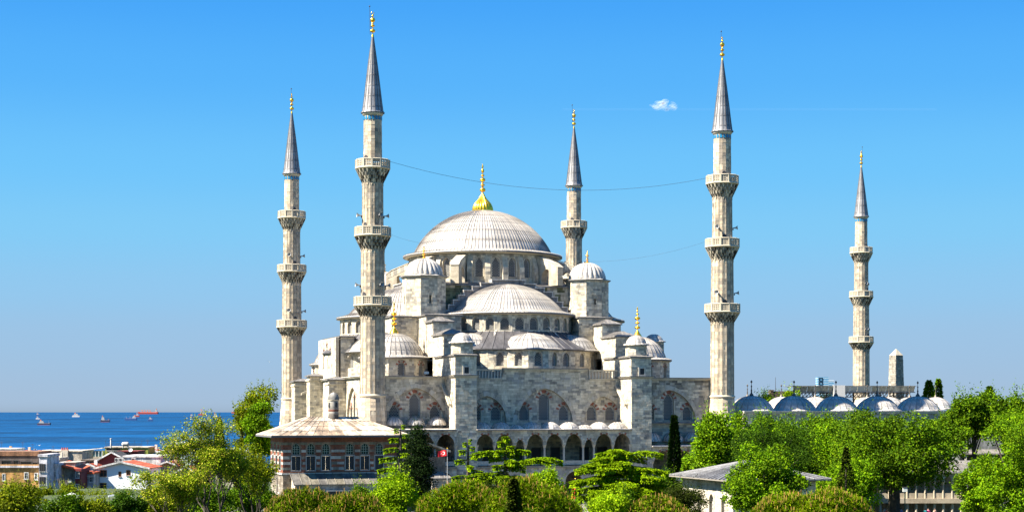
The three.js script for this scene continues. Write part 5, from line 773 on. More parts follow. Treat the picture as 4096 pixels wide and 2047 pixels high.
  for (const [px, py, d] of [[203, 1830, 452], [524, 1800, 440]]) { const a = at(px, py, d), t = thing('satellite_dish', px < 300 ? 'grey satellite dish on the beige blank wall' : 'grey satellite dish by the dark red house', 'dish', [a.x, a.y, -d + 1.2]); const g = lathe([[.02, 0], [.3, .05], [.55, .2]], 16); g.rotateX(Math.PI / 2 - .5); mesh('reflector', g, mat([.4, .4, .41], .5), t); new MB().tube([0, -.8, -.2], [0, 0, 0], .05, .05).build('mount', mIron, t); }
}
// ---------- far right: steel canopy, obelisk, brick stub, towers ----------
{
  const d = 384, a = at(3168, 1645, d), b = at(3658, 1645, d), W = b.x - a.x, Y = (py) => (HY - py) / F * d, steel = mat([.24, .235, .225], .6, { map: grimeTex, metalness: .2 }), rust = mat([.14, .085, .055], .8, { map: grimeTex });
  const t = thing('steel_canopy', 'temporary grandstand of steel trusses with a long translucent canopy above the courtyard domes', 'grandstand', [a.x, 0, -d], .03);
  const n = 17, pan = mat([.62, .61, .57], .4, { map: grimeTex });
  for (let i = 0; i < n; i++) { const x0 = W * i / n, x1 = W * (i + 1) / n - .08, m = new MB(); m.hexa([[x0, Y(1567), 1], [x1, Y(1567), 1], [x1, Y(1567), .85], [x0, Y(1567), .85], [x0, Y(1545) , 2.2], [x1, Y(1545), 2.2], [x1, Y(1545), 2.05], [x0, Y(1545), 2.05]]); m.build('canopy_panel', i > 5 && i < 11 ? mat([.46, .50, .56], .35) : pan, t); }
  new MB().box(-.2, W + .2, Y(1545), Y(1543), -8, 2.3).build('canopy_roof', steel, t); new MB().box(-.2, W + .2, Y(1570), Y(1567), -.2, 1.2).build('edge_beam', steel, t);
  const tr = part('truss', t); new MB().box(1.5, W - .8, Y(1589), Y(1586), -.15, .15).build('bottom_chord', rust, tr); new MB().box(1.5, W - .8, Y(1573), Y(1570.5), -.15, .15).build('top_chord', rust, tr);
  const N = 30; for (let i = 0; i < N; i++) { const x0 = lerp(1.6, W - .9, i / N), x1 = lerp(1.6, W - .9, (i + 1) / N); new MB().tube([x0, Y(1588), 0], [x1, Y(1571), 0], .09, .09, undefined, 4).build('brace', steel, tr); new MB().tube([x0, Y(1588), .02], [x0, Y(1571), .02], .07, .07, undefined, 4).build('strut', rust, tr); }
  for (let i = 0; i <= 8; i++) new MB().box(lerp(2, W - 1.2, i / 8) - .15, lerp(2, W - 1.2, i / 8) + .15, -15, Y(1545), -.9, -.6).build('mast_column', rust, t);
  for (let i = 0; i < 7; i++) { const x = lerp(5, W - 6, i / 6); new MB().tube([x, -6, -.8], [x + 4, Y(1590), 0], .12, .12, undefined, 4).build('raker', steel, t); }
  for (let i = 0; i < 10; i++) { const y = -8 + i * 1.0; new MB().box(3, W - 2, y, y + .18, -8 + i * .3, -7 + i * .3).build('bench_row', rust, t); }
  new MB().box(9.0, 11.6, Y(1589), Y(1541), 1.3, 2.4).build('stair_cabin', mat([.42, .42, .41], .6), t);
}
{ // rough stone obelisk
  const d = 430, p = at(3587, 1645, d), t = thing('obelisk', 'tapering rough stone obelisk with pointed tip on the right skyline', 'obelisk', [p.x, 0, -d], .5), Y = (py) => (HY - py) / F * d, y1 = Y(1421), y0 = -15, r1 = 1.18, r0 = 1.78; const core = part('shaft', t), sq = (r) => rectPts(-r, r, -r, r);
  new MB().frustum(sq(r0 - .03), y0, sq(r1 - .03), y1).build('shaft_core', mat([.2, .185, .165], 1), core); const rest = new MB(); let cnt = 0;
  for (let y = y0; y < y1 - .1;) { const h = Math.min(rr(.4, .6), y1 - y), r = lerp(r0, r1, (y - y0) / (y1 - y0)); for (let s = 0; s < 4; s++) { const an = s * Math.PI / 2, u = [Math.cos(an), 0, -Math.sin(an)], n = [Math.sin(an), 0, Math.cos(an)]; let x = -r; while (x < r - .05) { const w = Math.min(rr(.4, .8), r - x), j = rr(.7, 1.2), m = y > 0 && s !== 2 && cnt < 90 ? new MB() : rest; if (m !== rest) cnt++; m.slab([n[0] * (r - .05), 0, n[2] * (r - .05)], u, [0, 1, 0], n, x + .02, x + w - .02, y + .02, y + h - .02, 0, rr(.05, .14), [.30 * j, .28 * j, .25 * j]); if (m !== rest) m.build('stone', mStone, core); x += w; } } y += h; }
  rest.build('stonework', mStone, core).userData.kind = 'stuff'; new MB().frustum(sq(r1 + .02), y1, sq(.08), Y(1396), undefined, true).build('tip', mTrim, t);
}
{ const d = 380, p = at(3083, 1645, d), t = thing('brick_stub', 'ruined brown brick wall top with a thin pole, right of the front minaret', 'ruin', [p.x, 0, -d]), Y = (py) => (HY - py) / F * d, W = 4.9, br = mat([.17, .12, .075], .95, { map: grimeTex }); new MB().box(.7, W - .3, -15, Y(1564), -3, -.1).build('wall_body', mat([.10, .075, .05], .95, { map: grimeTex }), t); for (let i = 0; i < 9; i++) new MB().box(0, .7, Y(1588) + i * .17, Y(1588) + i * .17 + .15, -3, rr(-.04, .06)).build('brick_course', br, t); new MB().box(0, .7, -15, Y(1588), -3, 0).build('pier', br, t); new MB().box(W - .6, W, Y(1590), Y(1562), -3, .02).build('pier', br, t); new MB().box(0, .9, Y(1562), Y(1559), -3, .1).build('coping', br, t); new MB().tube([1.3, Y(1564), -1], [1.3, Y(1508), -1], .07, .04).build('pole', mIron, t); }
for (const [px0, px1, pt, l, st] of [[3272, 3316, 1508, 'pale blue glass office tower on the far right skyline', 5], [3298, 3314, 1523, 'lower white framed office block in front of the glass tower', 3], [3314, 3338, 1524, 'small hazy blue tower right of the glass office tower', 4]]) {
  const d = 2600 - st * 40, a = at(px0, pt, d), b = at(px1, pt, d), W = b.x - a.x, t = thing('office_tower', l, 'tower', [a.x, 0, -d], 0, 'office towers on the far skyline'), gl = mat([.10, .26, .42], .2), wh = mat([.62, .68, .72], .5);
  new MB().box(0, W, -15, a.y, -W, 0).build('tower_body', gl, t); for (let i = 0; i < 9; i++) { const y = a.y - 2 - i * 3.2; new MB().box(-.05, W + .05, y, y + .5, -W, .12).build('floor_band', wh, t); } if (st < 5) new MB().box(0, W, a.y, a.y + 1.2, -W, .2).build('roof_frame', wh, t); else { for (const x of [.12, .42]) for (let i = 0; i < 4; i++) mesh('window_frame', pierced(rect(W * .12, W * .48, a.y - 5.4 - i * 5.6, a.y - 1 - i * 5.6), [rect(W * .17, W * .43, a.y - 4.6 - i * 5.6, a.y - 1.8 - i * 5.6)], .4), wh, t); }
}
// ---------- flags, lamps, birds, people, cloud ----------
function flag(label, px, pyTop, pyBot, d, droop, fy) {
  const a = at(px, pyTop, d), t = thing('flagpole', label, 'flag', [a.x, 0, -d], 0, 'red flags on poles'), y1 = a.y, Y = (py) => (HY - py) / F * d; mesh('pole', new THREE.CylinderGeometry(.045, .06, y1 + 15, 8), mat([.5, .5, .5], .4, { metalness: .5 }), t).position.y = (y1 - 15) / 2; mesh('pole_knob', new THREE.SphereGeometry(.1, 8, 6), mGold, t).position.y = y1 + .05;
  const red = mat([.62, .012, .02], .8), f = part('flag', t), W = droop ? .62 : 1.35, H = droop ? 3.6 : .88, yt = Y(fy);
  const wave = (u, v) => droop ? [-.08 - u * W * (.6 + .5 * v) + .1 * Math.sin(v * 5 + u * 6), -v * H - u * .25 * (1 - v), .22 * Math.sin(u * 9 + v * 2)] : [-.06 - u * W, -v * H - u * .12 + .05 * Math.sin(u * 6), .10 * Math.sin(u * 7 + v)];
  const g = patch(16, 12, (u, v) => { const q = wave(u, v); return [q[0], q[1] + yt, q[2], u, v]; }), g2 = g.clone(); g2.translate(.0, 0, -.012); mesh('cloth', mergeGeometries([g, g2]), red, f);
  const wh = mat([.8, .8, .8], .8), put = (shape, name) => { const s = new THREE.ShapeGeometry(shape, 20), p = s.attributes.position; for (let i = 0; i < p.count; i++) { const q = wave(p.getX(i), p.getY(i)); p.setXYZ(i, q[0], q[1] + yt, q[2] + .02); } s.computeVertexNormals(); mesh(name, s, wh, f); };
  const k = droop ? [.5, .62, .2, .05] : [.40, .5, .18, .27], cres = new THREE.Shape(), N = 24; for (let i = 0; i <= N; i++) { const an = .62 + i / N * (6.2832 - 1.24); cres[i ? 'lineTo' : 'moveTo'](k[0] + k[2] * Math.cos(an), k[1] + k[3] * Math.sin(an)); } for (let i = N; i >= 0; i--) { const an = .82 + i / N * (6.2832 - 1.64); cres.lineTo(k[0] + k[2] * .25 + k[2] * .8 * Math.cos(an), k[1] + k[3] * .8 * Math.sin(an)); } put(cres, 'crescent');
  const st = new THREE.Shape(); for (let i = 0; i < 10; i++) { const r = i % 2 ? .38 : 1, an = Math.PI + i * Math.PI / 5; st[i ? 'lineTo' : 'moveTo'](k[0] + k[2] * 1.25 + k[2] * .42 * r * Math.cos(an), k[1] + k[3] * .42 * r * Math.sin(an)); } put(st, 'star');
}
flag('small red crescent flag flying on a pole beside the dark conifer', 1789, 1794, 1960, 255, false, 1800);
flag('red flag hanging limp on a pole in front of the lower arcade', 2302, 1915, 2047, 252, true, 1931);
function bird(label, px, py, d, span, turn, lift) { const p = at(px, py, d), t = thing('seagull', label, 'bird', [p.x, p.y, p.z], turn, 'seagulls in flight'); const b = mesh('body', lathe([[.01, -.28], [.05, -.22], [.085, -.08], [.09, .06], [.06, .2], [.045, .26], [.05, .3], [.01, .37]], 10), mWhitePaint, t); b.rotation.x = Math.PI / 2; const gw = mat([.42, .42, .42], .8); for (const s of [-1, 1]) { const m = new MB(), c = span / 2, W = [[0, 0, .12], [.45, lift, .16], [.8, lift * .75, .1], [1, lift * .45, .02]]; for (let i = 0; i < 3; i++) { const [u0, y0, w0] = W[i], [u1, y1, w1] = W[i + 1]; for (const q of [.012, -.012]) m.quad([s * u0 * c, y0 * c + q, w0], [s * u1 * c, y1 * c + q, w1 - .06], [s * u1 * c, y1 * c + q, -w1 - .04], [s * u0 * c, y0 * c + q, -w0]); } m.build('wing', gw, t); } { const m = new MB(); m.box(-.09, .09, -.01, .01, -.48, -.22); m.build('tail', gw, t); } }
bird('seagull gliding in front of the right pier turret', 2250, 1106, 262, 2.7, .35, .22); bird('seagull with raised wings above the exedra roof', 2206, 1320, 258, 2.2, -.3, .5); bird('white gull over the sea above the beige building', 154, 1781, 300, 1.2, .4, .12); bird('second small gull over the sea at the left', 137, 1797, 330, .9, -.4, .2); bird('dark speck of a bird in the sky left of the mosque', 1077, 1447, 500, 2.0, .2, .3);
for (const [px, py, d, l] of [[434, 1985, 250, 'left lamp of the park lights below the timber house'], [500, 1994, 246, 'middle lamp of the park lights below the timber house'], [516, 1990, 244, 'right lamp of the park lights below the timber house']]) { const p = at(px, py, d), g = gh(p.x, p.z), t = thing('park_lamp', l, 'lamp', [p.x, g, p.z], .4, 'park lamps'); mesh('post', new THREE.CylinderGeometry(.05, .08, p.y - g, 8), mIron, t).position.y = (p.y - g) / 2; const m = new MB(); m.hexa([[-.1, p.y - g - .1, .2], [.7, p.y - g + .1, .2], [.7, p.y - g + .1, -.2], [-.1, p.y - g - .1, -.2], [-.1, p.y - g + .12, .16], [.7, p.y - g + .26, .16], [.7, p.y - g + .26, -.16], [-.1, p.y - g + .12, -.16]]); m.build('lamp_head', mat([.55, .57, .58], .4), t); }
for (const [px, py, d, l] of [[3622, 1950, 205, 'slender green lamp post beside the big tree trunk'], [277, 1920, 330, 'thin dark street lamp in front of the patchy gable house']]) { const p = at(px, py, d), g = gh(p.x, p.z), t = thing('street_lamp', l, 'lamp', [p.x, g, p.z]); mesh('post', new THREE.CylinderGeometry(.06, .1, p.y - g, 8), mat([.02, .05, .035], .5), t).position.y = (p.y - g) / 2; new MB().box(-.25, .25, p.y - g - .5, p.y - g, -.2, .2).build('lantern', mat([.45, .47, .45], .4), t); new MB().box(-.3, .3, p.y - g, p.y - g + .08, -.25, .25).build('lamp_cap', mIron, t); }
{ const d = 300, p = at(284, 1972, d), t = thing('parasol', 'white parasol among the bushes below the town', 'parasol', [p.x, gh(p.x, p.z), p.z]); const y = p.y - gh(p.x, p.z); mesh('pole', new THREE.CylinderGeometry(.04, .04, y, 8), mIron, t).position.y = y / 2; mesh('canopy', lathe([[1.6, y - .55], [1.5, y - .5], [.8, y - .15], [.05, y + .15], [.02, y + .2]], 8), mWhitePaint, t); }
{ // visitors in front of the colonnade: one continuous body each
  const body = (() => {
    const J = { hip: [0, .95, 0, .15], chest: [0, 1.32, 0, .17], neck: [0, 1.48, 0, .065], head: [0, 1.63, .01, .105], sl: [-.18, 1.40, 0, .075], el: [-.25, 1.12, .03, .05], wl: [-.22, .88, .12, .038], hl: [-.21, .78, .15, .04], sr: [.18, 1.40, 0, .075], er: [.27, 1.15, .02, .05], wr: [.2, .98, .2, .038], hr: [.14, 1.0, .27, .04], pl: [-.09, .92, 0, .1], kl: [-.1, .5, .03, .07], al: [-.1, .09, -.02, .05], fl: [-.11, .04, .14, .045], pr: [.09, .92, 0, .1], kr: [.11, .5, .05, .07], ar: [.12, .09, .0, .05], fr: [.13, .04, .16, .045] };
    const B = [['hip', 'chest'], ['chest', 'neck'], ['neck', 'head'], ['chest', 'sl'], ['sl', 'el'], ['el', 'wl'], ['wl', 'hl'], ['chest', 'sr'], ['sr', 'er'], ['er', 'wr'], ['wr', 'hr'], ['hip', 'pl'], ['pl', 'kl'], ['kl', 'al'], ['al', 'fl'], ['hip', 'pr'], ['pr', 'kr'], ['kr', 'ar'], ['ar', 'fr']].map(([a, b]) => [J[a], J[b]]);
    const N = 56, mc = new MarchingCubes(N, mVary, false, false, 40000), S = 1; mc.isolation = 0;
    for (let k = 0; k < N; k++) for (let j = 0; j < N; j++) for (let i = 0; i < N; i++) { const x = (i / N * 2 - 1) * S, y = (j / N * 2 - 1) * S + .9, z = (k / N * 2 - 1) * S; let e = 0; for (const [a, b] of B) { const ux = b[0] - a[0], uy = b[1] - a[1], uz = b[2] - a[2], t = clamp(((x - a[0]) * ux + (y - a[1]) * uy + (z - a[2]) * uz) / (ux * ux + uy * uy + uz * uz)); e += Math.exp(-32 * (Math.hypot(x - a[0] - ux * t, y - a[1] - uy * t, z - a[2] - uz * t) - lerp(a[3], b[3], t))); } mc.field[i + j * N + k * N * N] = Math.log(e + 1e-30) / 32; }
    mc.update(); const g = new THREE.BufferGeometry(), p = mc.positionArray.slice(0, mc.count * 3); for (let i = 1; i < p.length; i += 3) p[i] += .9; g.setAttribute('position', new THREE.BufferAttribute(p, 3)); g.setAttribute('normal', new THREE.BufferAttribute(mc.normalArray.slice(0, mc.count * 3), 3)); return g;
  })();
  const dress = (top, leg, skin) => { const g = body.clone(), p = g.attributes.position, c = new Float32Array(p.count * 3); for (let i = 0; i < p.count; i++) { const x = Math.abs(p.getX(i)), y = p.getY(i), z = p.getZ(i); const k = y > 1.5 || (x > .12 && z > .16 && y < 1.1 && y > .6) || (x > .18 && y < .86 && y > .6) ? skin : y > .93 ? top : y > .1 ? leg : [.03, .03, .03]; c.set(k, i * 3); } g.setAttribute('color', new THREE.BufferAttribute(c, 3)); return g; };
  const hair = new THREE.SphereGeometry(.118, 14, 10, 0, 6.2832, 0, 1.75); hair.rotateX(-.35);
  for (const [px, d, turn, top, leg, l] of [[3540, 234, .6, [.5, .3, .2], [.05, .06, .1], 'person in a salmon top, leftmost by the tree trunk'], [3552, 233.5, -.8, [.45, .08, .05], [.08, .08, .09], 'person in a red top beside the leftmost visitor'], [3606, 234, 2.6, [.10, .10, .22], [.03, .03, .04], 'person in a dark blue shirt right of the thick trunk'], [3704, 233, .3, [.02, .30, .30], [.30, .04, .12], 'person in a turquoise top at the colonnade'], [3716, 233.6, -.5, [.60, .05, .18], [.04, .04, .06], 'person in a pink shirt beside the turquoise one'], [3742, 234, 1.8, [.50, .30, .22], [.05, .05, .08], 'person in a pale top, rightmost at the colonnade']]) { const p = at(px, 1645, d), t = thing('person', l, 'person', [p.x, -15, p.z], turn, 'visitors by the colonnade'); mesh('body', dress(top, leg, [.42, .25, .17]), mVary, t); const h = mesh('hair', hair, mat([.03, .02, .015], .7), t); h.position.set(0, 1.645, -.005); }
}
{ // cloud puff and a faint vapour trail
  const d = 9000, k = d / F, c = at(2650, 424, d), m = [], r = RNG(3);
  const puff = (dx, dy, s, n) => { for (let i = 0; i < n; i++) { const g = new THREE.IcosahedronGeometry(s * (0.5 + r() * .6) * k, 2); g.scale(1.3, .62, .9); g.translate((dx + (r() - .5) * s * 2.4) * k, (dy + (r() - .5) * s * 1.2) * k, (r() - .5) * 40 * k); m.push(g); } };
  puff(-8, 4, 14, 16); puff(8, 12, 11, 12); puff(-22, -5, 9, 10); puff(42, 6, 9, 10); puff(46, -8, 8, 8); puff(10, -10, 12, 8); puff(-40, 0, 6, 5); puff(20, -14, 6, 4);
  const cm = new THREE.MeshStandardMaterial({ color: lin(.9, .92, .95), roughness: 1, transparent: true, opacity: .036, depthWrite: false }); const o = mesh('cloud', mergeGeometries(m), cm, scene); o.position.copy(c); o.castShadow = false; { const g = new THREE.CylinderGeometry(4 * k, 4 * k, 1500 * k, 10, 1, true); g.rotateZ(Math.PI / 2); const v = mesh('cloud_trail', g, new THREE.MeshStandardMaterial({ color: lin(.9, .92, .95), roughness: 1, transparent: true, opacity: .008, depthWrite: false }), scene); v.position.copy(at(3000, 437, d)); v.castShadow = false; tag(v, 'faint straight vapour trail crossing behind the right front minaret', 'vapour trail', null, 'stuff'); }
  tag(o, 'small white wisp of cloud in the blue sky right of the dome', 'cloud', null, 'stuff');
}
// ---------- trees ----------
const leafMat = (rough = .75) => new THREE.MeshPhysicalMaterial({ color: lin(1, 1, 1), vertexColors: true, roughness: rough, transmission: .3, thickness: 0, side: THREE.DoubleSide, specularIntensity: .1 });
const mLeaf = leafMat(), mNeedle = new THREE.MeshPhysicalMaterial({ color: lin(1, 1, 1), roughness: .85, specularIntensity: .1, vertexColors: true, side: THREE.DoubleSide }), mBark = mat([.075, .058, .043], .95, { map: grimeTex }), mBarkGrey = mat([.12, .105, .085], .95, { map: grimeTex });
class Leaves {
  constructor(r) { this.p = []; this.c = []; this.r = r; }
  // a folded leaf at P, lying along axis d with blade normal about n
  leaf(x, y, z, dx, dy, dz, nx, ny, nz, len, wid, c) {
    let sx = dy * nz - dz * ny, sy = dz * nx - dx * nz, sz = dx * ny - dy * nx; const l = Math.hypot(sx, sy, sz) || 1; sx *= wid / l; sy *= wid / l; sz *= wid / l; const f = .35 * wid;
    const ex = x + dx * len, ey = y + dy * len, ez = z + dz * len, mx = x + dx * len * .45, my = y + dy * len * .45, mz = z + dz * len * .45;
    this.p.push(x, y, z, mx + sx + nx * f, my + sy + ny * f, mz + sz + nz * f, ex, ey, ez, x, y, z, ex, ey, ez, mx - sx + nx * f, my - sy + ny * f, mz - sz + nz * f);
    for (let i = 0; i < 6; i++) this.c.push(c[0], c[1], c[2]);
  }
  blade(x, y, z, dx, dy, dz, len, w, c) { const a = this.r() * 6.28; let sx = Math.cos(a) * w, sz = Math.sin(a) * w; this.p.push(x - sx, y, z - sz, x + sx, y, z + sz, x + dx * len, y + dy * len, z + dz * len); for (let i = 0; i < 3; i++) this.c.push(c[0], c[1], c[2]); }
  build(name, m, parent) { const g = new THREE.BufferGeometry(); g.setAttribute('position', new THREE.Float32BufferAttribute(this.p, 3)); g.setAttribute('color', new THREE.Float32BufferAttribute(this.c, 3)); g.computeVertexNormals(); return mesh(name, g, m, parent); }
}
const dirOf = (r) => { const z = r() * 2 - 1, a = r() * 6.2832, s = Math.sqrt(1 - z * z); return [s * Math.cos(a), z, s * Math.sin(a)]; };
const pick = (pal, r) => { const c = pal[Math.floor(r() * pal.length)], j = .58 + r() * .40; return [c[0] * j, c[1] * j, c[2] * j]; };
const PAL = {
  bright: [[.14, .29, .001], [.18, .34, .001], [.085, .20, .001], [.24, .39, .002]],
  lime: [[.26, .43, .001], [.32, .49, .002], [.16, .31, .001], [.38, .54, .004]],
  mid: [[.085, .185, .001], [.12, .235, .001], [.05, .12, .001], [.17, .28, .002]],
  deep: [[.045, .115, .002], [.07, .155, .002], [.033, .085, .002]],
  olive: [[.17, .235, .001], [.23, .29, .002], [.11, .165, .001], [.30, .33, .003]],
  blossom: [[.22, .31, .002], [.30, .37, .003], [.14, .23, .002], [.20, .29, .002], [.58, .54, .06]],
  dark: [[.014, .036, .005], [.022, .05, .006], [.010, .025, .004]],
  pine: [[.10, .175, .001], [.14, .215, .001], [.06, .12, .001], [.17, .225, .002]],
  cedar: [[.16, .28, .001], [.22, .35, .002], [.09, .18, .001], [.27, .40, .003]],
  yew: [[.036, .055, .003], [.05, .072, .003], [.024, .04, .003]],
};
function limb(m, pts, r0, r1) { for (let i = 0; i < pts.length - 1; i++) m.tube(pts[i], pts[i + 1], lerp(r0, r1, i / (pts.length - 1)), lerp(r0, r1, (i + 1) / (pts.length - 1)), undefined, 7); }
// crown region given by photograph columns/rows at depth d
function crownBox(px0, px1, pyT, pyB, d) { const a = at(px0, pyT, d), b = at(px1, pyB, d); return { cx: (a.x + b.x) / 2, cy: (a.y + b.y) / 2, rx: (b.x - a.x) / 2, ry: (a.y - b.y) / 2, z: -d }; }
let treeSeed = 100;
function broadleaf(label, px0, px1, pyT, pyB, d, { pal = 'bright', leaf = .34, n = 15000, blobs = 60, name = 'broadleaf_tree', cat = 'tree', rzk = .9, up = .18, group, bark = mBark, wide = .5, shape = 1, stray = .06, trunk = true, shoots = 90, trunkK = 1 } = {}) {
  const b = crownBox(px0, px1, pyT, pyB, d), r = RNG(treeSeed++), g0 = gh(b.cx, b.z), t = thing(name, label, cat, [b.cx, g0, b.z], 0, group), cy = b.cy - g0, rz = Math.max(b.rx * rzk, 1), cs = [];
  const R0 = Math.pow(b.rx * b.ry * rz, 1 / 3), br = R0 * .92 / Math.pow(blobs, 1 / 3);
  for (let i = 0; i < blobs; i++) { const q = dirOf(r), k = Math.pow(r(), .42) * (r() < .2 ? 1.08 + r() * .18 : 1), yy = q[1] * k, taper = shape === 1 ? 1 : clamp(1 - (yy + 1) / 2 * shape, .15, 1); const s = br * (.7 + r() * .75); cs.push([q[0] * k * (b.rx - s * .75) * taper, yy * (b.ry - s * .75), q[2] * k * (rz - s * .75) * taper, s]); }
  n = Math.round(n * 1.42); const L = new Leaves(r), w = cs.map((c) => c[3] ** 2), sum = w.reduce((a, c) => a + c, 0);
  cs.forEach((c, i) => { const cnt = Math.round(n * w[i] / sum), tone = .62 + r() * .62;
    for (let k = 0; k < cnt; k++) { const q = dirOf(r); if (q[1] < -.55 && r() < .6) { k -= .4; continue; } const rad = c[3] * (r() < stray ? 1 + r() * .45 : .62 + .42 * r()); const x = c[0] + q[0] * rad, y = cy + c[1] + q[1] * rad * .85, z = c[2] + q[2] * rad; const o = dirOf(r), nn = [q[0] * .5 + o[0] * .7, q[1] * .5 + o[1] * .7 + up, q[2] * .5 + o[2] * .7], nl = Math.hypot(...nn) || 1, e = dirOf(r), c0 = pick(PAL[pal], r).map((v) => v * tone), dl = [e[0] * .8 + q[0] * .5, e[1] * .6 - .25, e[2] * .8 + q[2] * .5], ll = Math.hypot(...dl) || 1, s = leaf * .64 * (.5 + r() * .9); L.leaf(x, y, z, dl[0] / ll, dl[1] / ll, dl[2] / ll, nn[0] / nl, nn[1] / nl, nn[2] / nl, s, s * wide, c0); } });
  if (shoots) for (let i = 0; i < shoots; i++) { const c = cs[Math.floor(r() * cs.length)]; if (c[1] < -.1 * b.ry) continue; const q = dirOf(r), h = (.5 + r() * 1.1) * leaf * 4, x = c[0] + q[0] * c[3] * .8, y = cy + c[1] + Math.abs(q[1]) * c[3] * .8, z = c[2] + q[2] * c[3] * .8, lx = q[0] * .35, lz = q[2] * .35; for (let k = 0; k < 14; k++) { const f = r(), e = dirOf(r), s = leaf * (.45 + r() * .5) * (1.1 - f * .6), o = dirOf(r); L.leaf(x + lx * h * f + e[0] * .12, y + h * f, z + lz * h * f + e[2] * .12, e[0] * .8, .5, e[2] * .8, o[0], o[1], o[2], s, s * wide, pick(PAL[pal], r)); } }
  L.build('crown', mLeaf, t);
  if (trunk) { const m = new MB(), tr = clamp(R0 * .075, .16, .75) * trunkK, top = cy - b.ry * .25; limb(m, [[0, -.3, 0], [tr * .2, top * .5, .1], [0, top, 0]], tr * 1.15, tr * .6); for (const c of cs.slice(0, 16)) { const f = .55 + r() * .4; limb(m, [[0, top * f, 0], [c[0] * .5, lerp(top * f, cy + c[1], .55), c[2] * .5], [c[0], cy + c[1], c[2]]], tr * .45, tr * .12); } m.build('trunk', bark, t); }
  return t;
}
// sparse blossoming tree with visible branches
function openTree(label, base, height, spread, { pal = 'blossom', name = 'blossom_tree', leaf = .17, depth = 6, lean = [0, 0], tuft = 17, k0 = .34, dens = 1 } = {}) {
  const r = RNG(treeSeed++), g0 = gh(base.x, base.z), t = thing(name, label, 'tree', [base.x, g0, base.z]), m = new MB(), L = new Leaves(r), tips = [];
  const grow = (p, q, len, rad, lvl) => { let a = p, dir = q.slice(); const seg = 3; for (let i = 0; i < seg; i++) { const nx = dir[0] + (r() - .5) * .35, ny = dir[1] + .06 + (r() - .5) * .15, nz = dir[2] + (r() - .5) * .35, l = Math.hypot(nx, ny, nz); dir = [nx / l, ny / l, nz / l]; const b = [a[0] + dir[0] * len / seg, a[1] + dir[1] * len / seg, a[2] + dir[2] * len / seg]; m.tube(a, b, rad * (1 - i * .12), rad * (1 - (i + 1) * .12), undefined, lvl < 2 ? 7 : 4); a = b; if (lvl >= depth - 2 && r() < .8 * dens) tips.push([a, lvl]); }
    if (lvl >= depth) { tips.push([a, lvl]); return; } const kids = lvl === 0 ? 4 : r() < .35 ? 3 : 2; for (let i = 0; i < kids; i++) { const o = dirOf(r), sp = lvl === 0 ? .75 : .62, nd = [dir[0] + o[0] * sp * spread, dir[1] * .9 + Math.abs(o[1]) * .25 + .1, dir[2] + o[2] * sp * spread], l = Math.hypot(...nd); grow(a, nd.map((v) => v / l), len * (.66 + r() * .22), rad * .62, lvl + 1); } };
  grow([0, -.3, 0], [lean[0], 1, lean[1]], height * k0, height * .024, 0); m.build('trunk', mBark, t);
  for (const [p] of tips) { const s = .28 + r() * .4, tone = .8 + r() * .45; for (let i = 0; i < tuft; i++) { const q = dirOf(r), o = dirOf(r), rad = s * Math.cbrt(r()); const ll = leaf * (.6 + r() * .7), dl = [q[0], q[1] * .6 - .3, q[2]], l = Math.hypot(...dl) || 1; L.leaf(p[0] + q[0] * rad, p[1] + q[1] * rad * .8, p[2] + q[2] * rad, dl[0] / l, dl[1] / l, dl[2] / l, o[0], Math.abs(o[1]) + .2, o[2], ll, ll * .42, pick(PAL[pal], r).map((v) => v * tone)); } }
  L.build('crown', mLeaf, t); return t;
}
// columnar or conical conifer
function conifer(label, px0, px1, pyT, pyB, d, { pal = 'dark', n = 9000, top = .08, name = 'cypress', power = .6, tuft = .3, droop = -.1, cat = 'tree', wob = .16, spire = 0, trunkUp = true } = {}) {
  const b = crownBox(px0, px1, pyT, pyB, d), r = RNG(treeSeed++), g0 = gh(b.cx, b.z), t = thing(name, label, cat, [b.cx, g0, b.z]), y1 = b.cy + b.ry - g0, y0 = b.cy - b.ry - g0, L = new Leaves(r), H = y1 - y0;
  for (let i = 0; i < n; i++) { const v = Math.pow(r(), .85), y = y0 + v * H, a = r() * 6.2832, ns = 1 + wob * 1.6 * n3(Math.cos(a) * 1.8, y * .9, Math.sin(a) * 1.8 + treeSeed), prof = (Math.pow(1 - v, power) * (1 - top) + top * (1 - v)) * Math.min(1, (v + .05) * 6), rad = b.rx * prof * ns * (.55 + .5 * Math.sqrt(r())); const q = [Math.cos(a), droop + .5 * (r() - .5), Math.sin(a)], len = tuft * (.6 + r() * .8), c = pick(PAL[pal], r), o = dirOf(r); L.leaf(Math.cos(a) * rad, y, Math.sin(a) * rad, q[0] * .8 + o[0] * .3, q[1] + spire + o[1] * .3, q[2] * .8 + o[2] * .3, o[0], Math.abs(o[1]) + .3, o[2], len, len * .28, c); }
  L.build('crown', mNeedle, t); const m = new MB(); limb(m, [[0, -.3, 0], [0, y0 + H * .5, 0], [0, y1 - H * .03, 0]], H * .03, .03); m.build('trunk', mBark, t); return t;
}
